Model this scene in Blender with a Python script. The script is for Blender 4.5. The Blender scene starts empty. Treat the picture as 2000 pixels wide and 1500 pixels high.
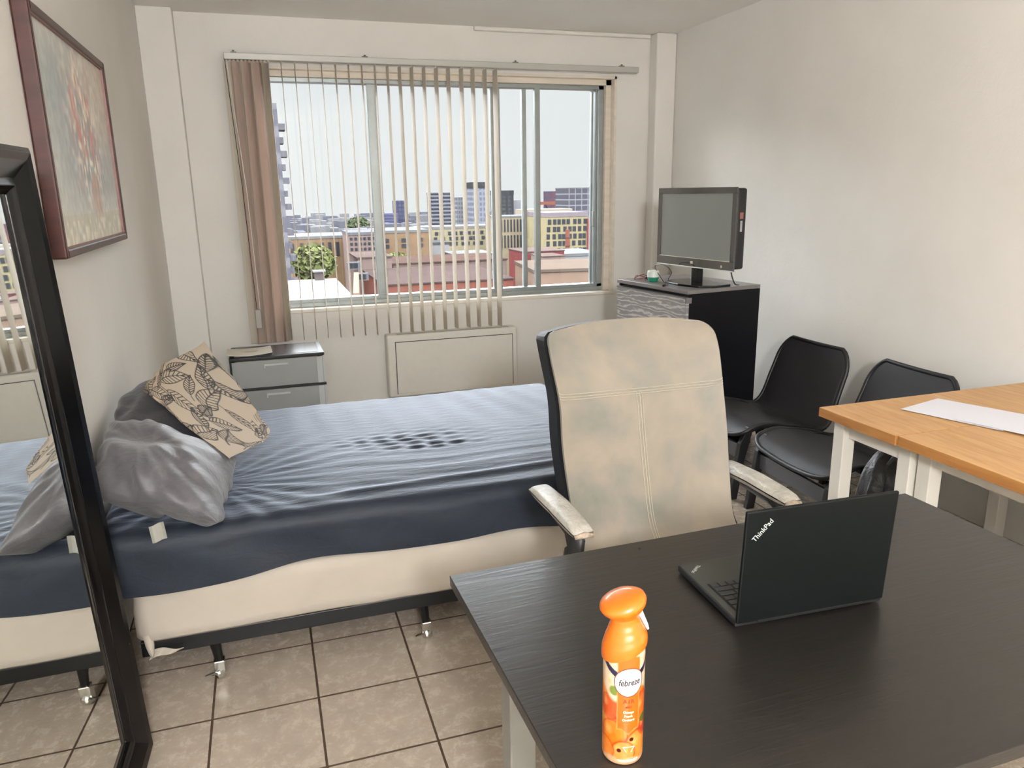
import bpy, bmesh, math, random
import numpy as np
from mathutils import Vector, Matrix
R = math.radians
sc = bpy.context.scene
C = sc.collection
# ------------------------------------------------------------------ camera
F = 1482.81
yaw, pitch, roll = 0.311241, 0.248904, 0.016661
fwd = Vector((math.sin(yaw)*math.cos(pitch), math.cos(yaw)*math.cos(pitch), -math.sin(pitch)))
r0 = Vector((math.cos(yaw), -math.sin(yaw), 0)); d0 = fwd.cross(r0)
rgt = r0*math.cos(roll)+d0*math.sin(roll); dwn = -r0*math.sin(roll)+d0*math.cos(roll)
cam_d = bpy.data.cameras.new('camera'); cam = bpy.data.objects.new('camera', cam_d); C.objects.link(cam)
m = Matrix((rgt, -dwn, -fwd)).transposed().to_4x4(); m.translation = Vector((0, 0, 1.5658))
cam.matrix_world = m
cam_d.sensor_width = 36; cam_d.lens = F/2000*36; cam_d.clip_start = .05; cam_d.clip_end = 4000
sc.camera = cam
# ------------------------------------------------------------------ view, world
sc.view_settings.view_transform = 'Standard'; sc.view_settings.look = 'None'
sc.view_settings.exposure = 0.0; sc.view_settings.gamma = 1; sc.view_settings.use_curve_mapping = False
SKY_TOP = 25
FILL_LIGHT = 440  # strength of the added fill light
w = bpy.data.worlds.new('sky'); sc.world = w; w.use_nodes = True
nt = w.node_tree; nt.nodes.clear()
tc = nt.nodes.new('ShaderNodeTexCoord'); sp = nt.nodes.new('ShaderNodeSeparateXYZ')
rm = nt.nodes.new('ShaderNodeValToRGB'); bg = nt.nodes.new('ShaderNodeBackground'); ow = nt.nodes.new('ShaderNodeOutputWorld')
nt.links.new(tc.outputs['Generated'], sp.inputs[0]); nt.links.new(sp.outputs['Z'], rm.inputs[0])
nt.links.new(rm.outputs[0], bg.inputs[0]); nt.links.new(bg.outputs[0], ow.inputs[0])
cr = rm.color_ramp
cr.elements[0].position = .15; cr.elements[0].color = (.80/SKY_TOP, .845/SKY_TOP, .85/SKY_TOP, 1)
cr.elements[1].position = .24; cr.elements[1].color = (.90, .95, 1.0, 1)
bg.inputs[1].default_value = SKY_TOP
# ------------------------------------------------------------------ room numbers
XL, XR, YD, YP, YB, H = -.60, 3.10, 5.573, 5.453, -2.2, 2.69
WX0, WX1, WZ0, WZ1 = .05, 2.665, .76, 2.39

# ------------------------------------------------------------------ materials
MT = {}
def srgb(*c):
    if len(c) == 1 and isinstance(c[0], str):
        h = c[0]; c = [int(h[i:i+2], 16)/255 for i in (0, 2, 4)]
    return tuple([(x/12.92 if x <= .04045 else ((x+.055)/1.055)**2.4) for x in c]+[1])
class NT:
    def __init__(s, m): s.n = m.node_tree.nodes; s.l = m.node_tree.links; s.b = s.n['Principled BSDF']
    def new(s, t, **k):
        n = s.n.new('ShaderNode'+t)
        for a, b in k.items():
            if a.startswith('i_'):
                n.inputs[a[2:]].default_value = b
            else: setattr(n, a, b)
        return n
    def coord(s, scale=(1, 1, 1), kind='Object', rot=(0, 0, 0)):
        t = s.new('TexCoord'); mp = s.new('Mapping'); s.l.new(t.outputs[kind], mp.inputs[0])
        mp.inputs['Scale'].default_value = scale; mp.inputs['Rotation'].default_value = rot
        return mp.outputs[0]
    def noise(s, co, scale, detail=4, rough=.55, dist=0):
        n = s.new('TexNoise'); s.l.new(co, n.inputs['Vector']); n.inputs['Scale'].default_value = scale
        n.inputs['Detail'].default_value = detail; n.inputs['Roughness'].default_value = rough; n.inputs['Distortion'].default_value = dist
        return n.outputs[0]
    def ramp(s, fac, stops):
        r = s.new('ValToRGB'); s.l.new(fac, r.inputs[0]); e = r.color_ramp.elements
        while len(e) < len(stops): e.new(.5)
        for x, (p, c) in zip(e, stops): x.position = p; x.color = c
        return r.outputs[0]
    def bump(s, h, strength, dist=.01):
        b = s.new('Bump'); b.inputs['Strength'].default_value = strength; b.inputs['Distance'].default_value = dist
        s.l.new(h, b.inputs['Height']); s.l.new(b.outputs[0], s.b.inputs['Normal'])
    def math(s, op, a, b=None):
        n = s.new('Math', operation=op)
        for i, v in enumerate((a, b)):
            if v is None: continue
            if isinstance(v, (int, float)): n.inputs[i].default_value = v
            else: s.l.new(v, n.inputs[i])
        return n.outputs[0]
    def mix(s, f, a, b):
        n = s.new('Mix', data_type='RGBA')
        for i, v in ((0, f), (6, a), (7, b)):
            if isinstance(v, (int, float, tuple)): n.inputs[i].default_value = v
            else: s.l.new(v, n.inputs[i])
        return n.outputs[2]
def mat(name, col, rough=.5, metal=0, var=0, vs=20, bump=0, bs=60, spec=None, emit=None, trans=0, alpha=1, coat=0, vscale=(1, 1, 1)):
    if name in MT: return MT[name]
    m = bpy.data.materials.new(name); m.use_nodes = True; t = NT(m); b = t.b
    c = srgb(col) if isinstance(col, str) else col
    b.inputs['Base Color'].default_value = c; b.inputs['Roughness'].default_value = rough; b.inputs['Metallic'].default_value = metal
    if spec is not None: b.inputs['Specular IOR Level'].default_value = spec
    if emit: b.inputs['Emission Color'].default_value = c; b.inputs['Emission Strength'].default_value = emit
    b.inputs['Transmission Weight'].default_value = trans; b.inputs['Alpha'].default_value = alpha
    b.inputs['Coat Weight'].default_value = coat
    if var:
        f = t.noise(t.coord(vscale), vs)
        d = tuple([x*(1-var) for x in c[:3]]+[1]); u = tuple([min(1, x*(1+var)) for x in c[:3]]+[1])
        t.l.new(t.ramp(f, [(.3, d), (.7, u)]), b.inputs['Base Color'])
    if bump: t.bump(t.noise(t.coord(), bs), bump, .003)
    MT[name] = m
    return m
def custom(name, rough=.5):
    m = bpy.data.materials.new(name); m.use_nodes = True; t = NT(m); t.b.inputs['Roughness'].default_value = rough; MT[name] = m
    return m, t
# walls
def wallmat(name, c1, c2):
    m, t = custom(name, .62)
    f = t.noise(t.coord(), 1.6, 5)
    t.l.new(t.ramp(f, [(.3, srgb(c1)), (.7, srgb(c2))]), t.b.inputs['Base Color'])
    g = t.noise(t.coord(), 9, 6, .7); t.bump(g, .25, .01)
    t.b.inputs['Specular IOR Level'].default_value = .35
    return m
M_wall = wallmat('painted_wall', 'DEDAD2', 'E6E2DB')
M_ceil = wallmat('painted_ceiling', 'EFEBE4', 'F5F2EC')
# floor tiles
m, t = custom('floor_tile', .38)
co = t.coord(); s = t.new('SeparateXYZ'); t.l.new(co, s.inputs[0])
def cell(o, off):
    a = t.math('FRACT', t.math('DIVIDE', t.math('ADD', o, off), .32))
    return t.math('ABSOLUTE', t.math('SUBTRACT', a, .5))
nz = t.noise(co, 35, 3); wob = t.math('MULTIPLY', t.math('SUBTRACT', nz, .5), .006)
dx = cell(s.outputs['X'], .278+3.2); dy = cell(s.outputs['Y'], -2.530+6.4)
gm = t.math('GREATER_THAN', t.math('ADD', t.math('MAXIMUM', dx, dy), wob), .4885)
f1 = t.noise(co, 5, 6, .62, .6); f2 = t.noise(co, 22, 8, .8, .3)
base = t.ramp(f1, [(.30, srgb('8D8175')), (.5, srgb('A39687')), (.72, srgb('AFA294'))])
vein = t.ramp(f2, [(.42, srgb('978B7E')), (.5, srgb('A59889')), (.62, srgb('AFA294'))])
tile = t.mix(.5, base, vein)
col = t.mix(gm, tile, srgb('3B2A1C')); t.l.new(col, t.b.inputs['Base Color'])
t.l.new(t.math('ADD', t.math('MULTIPLY', gm, .5), t.math('MULTIPLY', f2, .5)), t.b.inputs['Roughness'])
t.bump(t.math('ADD', t.math('MULTIPLY', gm, -1.0), t.math('MULTIPLY', f2, .15)), .5, .004)
M_floor = m
# woods
def wood(name, c1, c2, c3, axis='X', rough=.45, k=1.0, spec=.5, bump=.1):
    m, t = custom(name, rough)
    sc_ = {'X': (1.2, 14, 14), 'Y': (14, 1.2, 14), 'Z': (14, 14, 1.2)}[axis]
    co = t.coord(tuple(v*k for v in sc_)); f = t.noise(co, 2.2, 6, .6, .8)
    t.l.new(t.ramp(f, [(.28, srgb(c1)), (.5, srgb(c2)), (.72, srgb(c3))]), t.b.inputs['Base Color'])
    t.bump(f, bump, .002); t.b.inputs['Specular IOR Level'].default_value = spec
    return m
M_birch = wood('birch_tabletop', 'A97C49', 'B98D5A', 'C59D6B', 'Y', .42, 1.6)
M_birch_edge = wood('birch_table_edge', '87592C', '976735', 'A27443', 'Y', .5, 1.6)
M_desk = wood('black_brown_desk', '0D0B09', '13100D', '1A1613', 'X', .33, 2.2, .75, .35)
M_paint = mat('cherry_wood_frame', '38140F', .35, var=.25, vs=6, vscale=(1, 1, 6))
M_dress_side = mat('dresser_black_side', '040409', .5, spec=.2)
# dresser grain: dark veneer with pale wavy grain
m, t = custom('dresser_grain_front', .33)
co = t.coord((1, .55, 2.2)); f0 = t.noise(co, 2.0, 2, .5)
wv = t.new('TexWave', wave_type='BANDS', bands_direction='Z'); t.l.new(co, wv.inputs['Vector'])
wv.inputs['Scale'].default_value = 6; wv.inputs['Distortion'].default_value = 14; wv.inputs['Detail'].default_value = 3; wv.inputs['Detail Scale'].default_value = 1.2
t.l.new(t.ramp(wv.outputs[1], [(.3, srgb('848283')), (.7, srgb('8F8C8B')), (.93, srgb('B9B5B2'))]), t.b.inputs['Base Color'])
t.bump(wv.outputs[1], .2, .002); M_dress_front = m
M_dress_top = mat('dresser_top', '6B6766', .28, var=.12, vs=10, spec=.6)  # grey paled in the colour for light reflected off the top
M_white = mat('white_lacquer', 'DEDACF', .4, var=.03, vs=5)
M_whitel = mat('white_table_leg', 'D2CEC4', .4, var=.03, vs=5)
M_silver = mat('silver_leg', '85847F', .45, .1, var=.05)
M_alu = mat('aluminium', '9AA09E', .38, .55, var=.06, vs=12)
M_trim = mat('window_trim_white', 'E4DED2', .45, var=.03)
M_cream = mat('window_reveal_pine', 'DDD2C2', .5, var=.08, vs=3, vscale=(1, 8, 8))
M_black = mat('gloss_black_frame', '030304', .2, spec=.35)
M_blackm = mat('matte_black', '121214', .5)
M_metalb = mat('black_steel', '090A0C', .4, .3)
M_chrome = mat('chrome', 'D6D6D2', .14, 1)
M_rubber = mat('black_rubber', '0B0B0B', .7)
M_box = mat('box_spring_cloth', 'A69D91', .8, var=.05, vs=5, bump=.25, bs=14)
M_paper = mat('white_paper', 'DDDDE4', .7)
M_cord = mat('black_cable', '1A1412', .45)
M_redcord = mat('brown_red_cable', '6B3A32', .5)
M_heater = mat('heater_enamel', 'DAD6CC', .4, var=.02)
# glass
m, t = custom('window_glass', .02)
n, l = m.node_tree.nodes, m.node_tree.links; n.clear()
tr = n.new('ShaderNodeBsdfTransparent'); gl = n.new('ShaderNodeBsdfGlossy'); mx = n.new('ShaderNodeMixShader'); fr = n.new('ShaderNodeFresnel'); o = n.new('ShaderNodeOutputMaterial')
gl.inputs['Roughness'].default_value = .02; fr.inputs[0].default_value = 1.35
l.new(fr.outputs[0], mx.inputs[0]); l.new(tr.outputs[0], mx.inputs[1]); l.new(gl.outputs[0], mx.inputs[2]); l.new(mx.outputs[0], o.inputs[0])
M_glass = m
# mirror
M_mirror = mat('mirror_glass', 'F0F2F0', .015, 1)
# slat vinyl
def slatmat(name, c, tr_w):
    m, t = custom(name, .5)
    f = t.noise(t.coord((60, 60, .6)), 1.0, 2)
    cc = srgb(c); t.l.new(t.ramp(f, [(.3, tuple([x*.88 for x in cc[:3]]+[1])), (.7, cc)]), t.b.inputs['Base Color'])
    tl = t.new('BsdfTranslucent'); tl.inputs[0].default_value = cc
    mx = t.new('MixShader'); mx.inputs[0].default_value = tr_w
    t.l.new(t.b.outputs[0], mx.inputs[1]); t.l.new(tl.outputs[0], mx.inputs[2]); t.l.new(mx.outputs[0], t.n['Material Output'].inputs[0])
    return m
M_slat = slatmat('vinyl_slat_beige', 'DED5C6', .3)
M_slat2 = slatmat('vinyl_slat_rose', 'E2CFC2', .4)
M_rail = mat('blind_headrail', 'B9B8B0', .4, .2)
# sheet
m, t = custom('navy_jersey_sheet', .62)
co = t.coord(); f = t.noise(co, 60, 4); g = t.noise(t.coord((3, 14, 6)), 3.0, 5, .6, .7)
t.l.new(t.ramp(g, [(.3, srgb('0F161F')), (.7, srgb('161F2B'))]), t.b.inputs['Base Color'])
t.b.inputs['Specular IOR Level'].default_value = .35; t.b.inputs['Sheen Weight'].default_value = .75; t.b.inputs['Sheen Roughness'].default_value = .36; t.b.inputs['Sheen Tint'].default_value = srgb('AEB9CE')
t.bump(t.math('ADD', t.math('MULTIPLY', f, .1), g), .28, .012); M_sheet = m
# greys
def cloth(name, c1, c2, sheen=.4, bs=9, strength=.35, rough=.7):
    m, t = custom(name, rough)
    f = t.noise(t.coord(), bs, 5, .6, .5)
    t.l.new(t.ramp(f, [(.3, srgb(c1)), (.7, srgb(c2))]), t.b.inputs['Base Color'])
    t.b.inputs['Sheen Weight'].default_value = sheen; t.bump(f, strength, .02)
    return m
M_grey = cloth('grey_satin_pillowcase', '48474A', '5B595C', .15, 7, .6, .5)
M_dgrey = cloth('charcoal_pillowcase', '29282B', '3B3A3E', .15, 8, .5, .55)
M_bagm = cloth('black_nylon', '0D0E12', '1D1F25', .4, 12, .8, .4)
M_mesh = mat('black_seat_fabric', '1C1B1E', .55, var=.25, vs=160, bump=.3, bs=400)
M_arm = cloth('cracked_cream_leather', '9A958A', 'B3AFA5', .0, 25, .5, .4)
# office leather, stained
m, t = custom('stained_beige_suede', .62)
co = t.coord(); f = t.noise(co, 4.2, 4, .55, .3); g = t.noise(co, 90, 3)
a = t.ramp(f, [(.30, srgb('5F6158')), (.43, srgb('736E64')), (.56, srgb('807669')), (.75, srgb('8A8072'))])
t.l.new(t.mix(t.math('MULTIPLY', g, .12), a, srgb('807766')), t.b.inputs['Base Color'])
t.bump(g, .1, .002); t.b.inputs['Sheen Weight'].default_value = .15; M_suede = m
M_shell = mat('chair_shell_black', '0C0D10', .5, spec=.25)
M_stitch = mat('cream_stitching', 'A69D8C', .6)
def vcol(name, rough=.6, bump=0, sheen=0, coat=0):
    m, t = custom(name, rough)
    a = t.new('VertexColor', layer_name='Col'); t.l.new(a.outputs[0], t.b.inputs['Base Color'])
    if bump: t.bump(t.noise(t.coord(), 30, 5), bump, .006)
    t.b.inputs['Sheen Weight'].default_value = sheen; t.b.inputs['Coat Weight'].default_value = coat
    return m
# translucent plastic
m, t = custom('frosted_plastic', .35)
t.b.inputs['Base Color'].default_value = srgb('B6B9B8'); t.b.inputs['Alpha'].default_value = .55; t.b.inputs['Specular IOR Level'].default_value = .6; M_frost = m
m, t = custom('frosted_plastic_ribs', .35)
t.b.inputs['Base Color'].default_value = srgb('DADDDC'); t.b.inputs['Alpha'].default_value = .7; M_frost2 = m

# ------------------------------------------------------------------ mesh builder
class MB:
    def __init__(s): s.v = []; s.f = []
    def add(s, vs, fs):
        o = len(s.v); s.v += [tuple(v) for v in vs]; s.f += [tuple(i+o for i in f) for f in fs]; return s
    def box(s, a, b, M=None):
        vs = [Vector((x, y, z)) for z in (a[2], b[2]) for y in (a[1], b[1]) for x in (a[0], b[0])]
        if M is not None: vs = [M @ v for v in vs]
        return s.add(vs, [(0, 2, 3, 1), (4, 5, 7, 6), (0, 1, 5, 4), (2, 6, 7, 3), (0, 4, 6, 2), (1, 3, 7, 5)])
    def tube(s, pts, r, n=8, closed=False, flat=1.0):
        pts = [Vector(p) for p in pts]; N = len(pts); rs = r if isinstance(r, (list, tuple)) else [r]*N
        rings = []; up = None
        for i, p in enumerate(pts):
            if closed: d = pts[(i+1) % N]-pts[i-1]
            else: d = pts[min(i+1, N-1)]-pts[max(i-1, 0)]
            d.normalize()
            if up is None:
                up = Vector((0, 0, 1)) if abs(d.z) < .9 else Vector((1, 0, 0))
            a = d.cross(up); a.normalize(); b = a.cross(d); up = b
            rings.append([p+(a*math.cos(2*math.pi*k/n)+b*math.sin(2*math.pi*k/n)*flat)*rs[i] for k in range(n)])
        vs = [v for q in rings for v in q]; fs = []
        for i in range(N if closed else N-1):
            j = (i+1) % N
            for k in range(n): fs.append((i*n+k, i*n+(k+1) % n, j*n+(k+1) % n, j*n+k))
        if not closed: fs += [tuple(range(n))[::-1], tuple(range((N-1)*n, N*n))]
        return s.add(vs, fs)
    def lathe(s, prof, c=(0, 0, 0), n=32, axis=None):
        vs = []; fs = []
        for r, z in prof:
            for k in range(n):
                a = 2*math.pi*k/n; vs.append(Vector((r*math.cos(a), r*math.sin(a), z)))
        if axis is not None:
            q = Vector((0, 0, 1)).rotation_difference(Vector(axis)); vs = [q @ v for v in vs]
        vs = [v+Vector(c) for v in vs]
        for i in range(len(prof)-1):
            for k in range(n): fs.append((i*n+k, i*n+(k+1) % n, (i+1)*n+(k+1) % n, (i+1)*n+k))
        fs += [tuple(range(n))[::-1], tuple(range((len(prof)-1)*n, len(prof)*n))]
        return s.add(vs, fs)
    def prism(s, poly, z0, z1, M=None):
        n = len(poly); vs = [Vector((x, y, z0)) for x, y in poly]+[Vector((x, y, z1)) for x, y in poly]
        if M is not None: vs = [M @ v for v in vs]
        return s.add(vs, [tuple(range(n))[::-1], tuple(range(n, 2*n))]+[(i, (i+1) % n, n+(i+1) % n, n+i) for i in range(n)])
    def grid(s, fn, nu, nv):
        vs = [fn(i/nu, j/nv) for j in range(nv+1) for i in range(nu+1)]
        fs = [(j*(nu+1)+i, j*(nu+1)+i+1, (j+1)*(nu+1)+i+1, (j+1)*(nu+1)+i) for j in range(nv) for i in range(nu)]
        return s.add(vs, fs)
    def sphere(s, c, r, n=16, k=10, sc_=(1, 1, 1)):
        prof = [(max(1e-4, r*math.sin(math.pi*i/k)), -r*math.cos(math.pi*i/k)) for i in range(k+1)]
        o = len(s.v); s.lathe(prof, (0, 0, 0), n)
        for i in range(o, len(s.v)):
            v = s.v[i]; s.v[i] = (c[0]+v[0]*sc_[0], c[1]+v[1]*sc_[1], c[2]+v[2]*sc_[2])
        return s
def obj(name, mb, mt, parent=None, bevel=0, smooth=False, seg=2, solid=0, fix=True):
    me = bpy.data.meshes.new(name); me.from_pydata(mb.v, [], mb.f); me.update()
    if fix:
        bm = bmesh.new(); bm.from_mesh(me); bmesh.ops.recalc_face_normals(bm, faces=bm.faces); bm.to_mesh(me); bm.free()
    if smooth: me.polygons.foreach_set('use_smooth', [True]*len(me.polygons))
    me.materials.append(mt)
    o = bpy.data.objects.new(name, me); C.objects.link(o)
    if parent: o.parent = parent
    if solid:
        s = o.modifiers.new('solid', 'SOLIDIFY'); s.thickness = solid; s.offset = 0
    if bevel:
        b = o.modifiers.new('bevel', 'BEVEL'); b.width = bevel; b.segments = seg; b.limit_method = 'ANGLE'; b.angle_limit = R(40)
    return o
def thing(name, label, cat, loc=(0, 0, 0), rz=0, group=None):
    o = bpy.data.objects.new(name, None); C.objects.link(o); o.empty_display_size = .1
    o.location = loc; o.rotation_euler = (0, 0, rz); o['label'] = label; o['category'] = cat
    if group: o['group'] = group
    return o
def tag(o, label, cat, group=None, kind=None):
    o['label'] = label; o['category'] = cat
    if group: o['group'] = group
    if kind: o['kind'] = kind
    return o
def struct(name, mb, mt, **k):
    o = obj(name, mb, mt, **k); o['kind'] = 'structure'; return o
def bx(a, b, M=None): return MB().box(a, b, M)
def copy_tree(o, loc=None, rz=None, label=None):
    c = o.copy(); C.objects.link(c)
    for ch in list(o.children):
        d = ch.copy(); C.objects.link(d); d.parent = c
        for g in list(ch.children):
            e = g.copy(); C.objects.link(e); e.parent = d
    if loc: c.location = loc
    if rz is not None: c.rotation_euler = (0, 0, rz)
    if label: c['label'] = label
    return c
def text_mesh(s, size, shear=0, bold=0, width=1.0, spacing=1.0, align='CENTER'):
    cu = bpy.data.curves.new('t', 'FONT'); cu.body = s; cu.size = size; cu.shear = shear; cu.align_x = align; cu.align_y = 'CENTER'
    cu.offset = bold; cu.space_character = spacing; cu.resolution_u = 3
    o = bpy.data.objects.new('t', cu); C.objects.link(o)
    dg = bpy.context.evaluated_depsgraph_get(); me = bpy.data.meshes.new_from_object(o.evaluated_get(dg))
    mb = MB(); mb.v = [(v.co.x*width, v.co.y, 0) for v in me.vertices]; mb.f = [tuple(p.vertices) for p in me.polygons]
    bpy.data.objects.remove(o); bpy.data.curves.remove(cu); bpy.data.meshes.remove(me)
    return mb
def subdivide(mb, length):
    me = bpy.data.meshes.new('x'); me.from_pydata(mb.v, [], mb.f); bm = bmesh.new(); bm.from_mesh(me)
    bmesh.ops.triangulate(bm, faces=bm.faces)
    for _ in range(4):
        ed = [e for e in bm.edges if e.calc_length() > length]
        if not ed: break
        bmesh.ops.subdivide_edges(bm, edges=ed, cuts=1); bmesh.ops.triangulate(bm, faces=bm.faces)
    bm.verts.ensure_lookup_table(); bm.verts.index_update()
    r = MB(); r.v = [tuple(v.co) for v in bm.verts]; r.f = [tuple(v.index for v in f.verts) for f in bm.faces]
    bm.free(); bpy.data.meshes.remove(me); return r
def setcol(o, cols):
    a = o.data.color_attributes.new('Col', 'FLOAT_COLOR', 'POINT'); a.data.foreach_set('color', np.asarray(cols, dtype=np.float32).ravel())
_vn = np.random.RandomState(5).rand(64, 64)
def vnoise(x, y, sc_=1.0, seed=0):
    x = np.asarray(x)*sc_+seed*7.3; y = np.asarray(y)*sc_+seed*3.1
    xi = np.floor(x).astype(int); yi = np.floor(y).astype(int); fx = x-xi; fy = y-yi
    fx = fx*fx*(3-2*fx); fy = fy*fy*(3-2*fy)
    g = lambda a, b: _vn[a % 64, b % 64]
    return (g(xi, yi)*(1-fx)+g(xi+1, yi)*fx)*(1-fy)+(g(xi, yi+1)*(1-fx)+g(xi+1, yi+1)*fx)*fy
def smooth(e0, e1, x):
    t = min(1, max(0, (x-e0)/(e1-e0))); return t*t*(3-2*t)

# ================================================================== ROOM
struct('floor', bx((XL-.2, YB-.2, -.1), (XR+.2, YD+.25, 0)), M_floor)
struct('ceiling', bx((XL-.2, YB-.2, H), (XR+.2, YD+.25, H+.1)), M_ceil)
struct('wall_left', bx((XL-.15, YB, 0), (XL, YD, H)), M_wall)
struct('wall_right', bx((XR, YB, 0), (XR+.15, YD, H)), M_wall)
struct('wall_back', bx((XL-.15, YB-.15, 0), (XR+.15, YB, H)), M_wall)
b = MB()
b.box((XL-.15, YD, 0), (XR+.15, YD+.2, WZ0)); b.box((XL-.15, YD, WZ1), (XR+.15, YD+.2, H))
b.box((XL-.15, YD, WZ0), (WX0, YD+.2, WZ1)); b.box((WX1, YD, WZ0), (XR+.15, YD+.2, WZ1))
struct('wall_far', b, M_wall)
struct('trim_1', bx((XL, YP, 0), (-.395, YD, H)), M_wall, bevel=.006)
struct('trim_2', bx((2.935, YP, 0), (XR, YD, H)), M_wall, bevel=.012)
struct('trim_3', bx((1.55, YD-.03, H-.03), (2.935, YD, H)), M_wall, bevel=.01)

# ================================================================== WINDOW
b = MB()   # reveal lining: head and right jamb read as separate steps
yf = YD+.15
b.box((WX0, YD-.004, WZ1-.018), (WX1, yf, WZ1)); b.box((WX1-.018, YD-.004, WZ0), (WX1, yf, WZ1)); b.box((WX0, YD-.004, WZ0), (WX0+.018, yf, WZ1))
b.box((WX1-.06, YD+.06, WZ0), (WX1-.018, yf, WZ1-.018)); b.box((WX0, YD+.06, WZ1-.055), (WX1, yf, WZ1-.018))
win = obj('window_1', b, M_cream); win['kind'] = 'structure'
obj('window_sill', bx((WX0, YD-.012, WZ0-.012), (WX1, yf, WZ0+.014)), M_trim, win, bevel=.004)
b = MB(); fx0, fx1, fz0, fz1 = WX0+.02, WX1-.06, WZ0+.014, WZ1-.055
b.box((fx0, yf-.05, fz0), (fx1, yf+.03, fz0+.055)); b.box((fx0, yf-.05, fz1-.03), (fx1, yf+.03, fz1))
b.box((fx0, yf-.05, fz0), (fx0+.035, yf+.03, fz1)); b.box((fx1-.045, yf-.05, fz0), (fx1, yf+.03, fz1))
b.box((fx0, yf-.062, fz0), (fx1, yf-.05, fz0+.03))
obj('window_frame', b, M_alu, win, bevel=.003)
for (a, c, y) in ((.795, .872, 0), (1.70, 1.772, 0), (1.952, 1.985, .02), (2.04, 2.082, -.02)):
    obj('mullion', bx((a, yf-.03+y, fz0+.05), (c, yf+.01+y, fz1-.025)), M_alu, win, bevel=.003)
for (a, c, y) in ((fx0+.03, .80, .012), (.87, 1.705, -.01), (1.77, 2.045, .012), (1.985, fx1-.04, -.008)):
    obj('window_pane', bx((a, yf+y, fz0+.05), (c, yf+y+.004, fz1-.025)), M_glass, win)
b = MB().box((2.512, yf-.03, fz0+.05), (2.528, yf, fz1-.03)).box((2.54, yf-.045, fz0+.05), (2.552, yf, fz1-.03))
obj('sash_stile', b, M_alu, win)
obj('latch', bx((2.517, yf-.055, 1.28), (2.54, yf-.028, 1.40)), M_alu, win, bevel=.004)

# ------------------------------------------------------------------ vertical blind
ry = YD-.09
bl = thing('vertical_blind', 'beige vertical slat blind hanging from a grey headrail across the window, drawn to the left', 'blind', (0, ry, 0))
obj('headrail', bx((-.12, -.02, 2.405), (2.795, .022, 2.445)), M_rail, bl, bevel=.004)
for x in (-.06, .77, 1.83, 2.66):
    h = MB().box((x-.018, -.01, 2.443), (x+.018, .085, 2.452)).tube([(x, 0, 2.45), (x, 0, 2.462)], .007)
    obj('bracket', h, mat('bracket_grey', '6E6C68', .4, .6), bl)
def slat(x, ang, z0=.575, z1=2.395, mt=M_slat, wd=.0445):
    b = MB(); n = 6
    ca, sa = math.cos(ang), math.sin(ang)
    for tside in (0,):
        b.grid(lambda u, v: Vector((x+ca*(u-.5)*2*wd - sa*(.004*(1-(2*u-1)**2)), sa*(u-.5)*2*wd + ca*(.004*(1-(2*u-1)**2)), z0+(z1-z0)*v)), n, 1)
    b.box((x-.006, -.004, z1-.005), (x+.006, .004, z1+.016))
    return obj('slat', b, mt, bl, smooth=False, solid=.0012, fix=False)
rs = random.Random(3)
for i, x in enumerate((.148, .229, .313, .397, .484, .572, .658, .745, .832, .916, .998, 1.08, 1.165, 1.251, 1.336, 1.429, 1.512, 1.599, 1.676)):
    slat(x, R(90-(2 if i < 9 else -1)+rs.uniform(-2, 2)+(3 if i > 9 else 0)), .575+rs.uniform(-.004, .004))
for i, a in enumerate((14, 62, 30, 70, 22, 58, 66, 34, 72, 60)):
    slat(-.085+.0235*i, R(a+rs.uniform(-4, 4)), .57, mt=(M_slat, M_slat2)[i % 3 != 0])
b = MB().tube([(-.115, -.03, 2.40), (-.085, -.05, 1.6), (-.07, -.05, .80)], .0022, 6)
obj('pull_cord', b, M_cord, bl)
obj('pull_chain', MB().tube([(-.105, -.035, 2.40), (-.06, -.05, 1.6), (-.05, -.05, .80)], .0026, 6), M_trim, bl)
obj('cord_weight', bx((-.085, -.062, .68), (-.045, -.04, .81)), mat('clear_grey_plastic', 'A8A399', .4), bl, bevel=.006)

# ------------------------------------------------------------------ heater
ht = thing('wall_heater', 'white enamelled convector heater panel on the wall under the window', 'heater', (1.30, YD-.07, 0))
obj('housing', bx((-.50, -.055, .09), (.505, .068, .56)), M_heater, ht, bevel=.018, seg=4)
obj('front_panel', bx((-.435, -.060, .12), (.46, -.052, .505)), M_heater, ht, bevel=.002)
obj('panel_groove', MB().box((-.440, -.0565, .115), (-.435, -.054, .51)).box((-.44, -.0565, .505), (.465, -.054, .510)).box((.46, -.0565, .115), (.465, -.054, .51)), M_blackm, ht)
obj('air_grille', MB().box((-.42, -.04, .556), (.44, -.032, .5615)).box((-.42, -.015, .556), (.44, -.007, .5615)), mat('grille_grey', '8B8880', .5), ht)

# ------------------------------------------------------------------ picture
pic = thing('framed_painting', 'abstract flower painting in a dark red wood frame on the left wall', 'painting', (XL+.001, 3.165, 1.749), 0)
pw, ph = .575, .36    # half sizes along y and z
d = .045
def ring(y0, y1, z0, z1, t_, x0, x1):
    b = MB(); b.box((x0, y0, z0), (x1, y0+t_, z1)); b.box((x0, y1-t_, z0), (x1, y1, z1)); b.box((x0, y0+t_, z0), (x1, y1-t_, z0+t_)); b.box((x0, y0+t_, z1-t_), (x1, y1-t_, z1)); return b
obj('frame', ring(-pw, pw, -ph, ph, .028, 0, d), M_paint, pic, bevel=.006)
obj('inner_lip', ring(-pw+.026, pw-.026, -ph+.026, ph-.026, .006, .01, d-.006), mat('rose_lip', '7E5750', .4), pic)
NU, NV = 190, 130
b = MB().grid(lambda u, v: Vector((.03, -pw+.03+(2*pw-.06)*u, -ph+.03+(2*ph-.06)*v)), NU, NV)
cv = obj('canvas', b, vcol('oil_paint', .45, .3), pic, fix=False)
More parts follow.
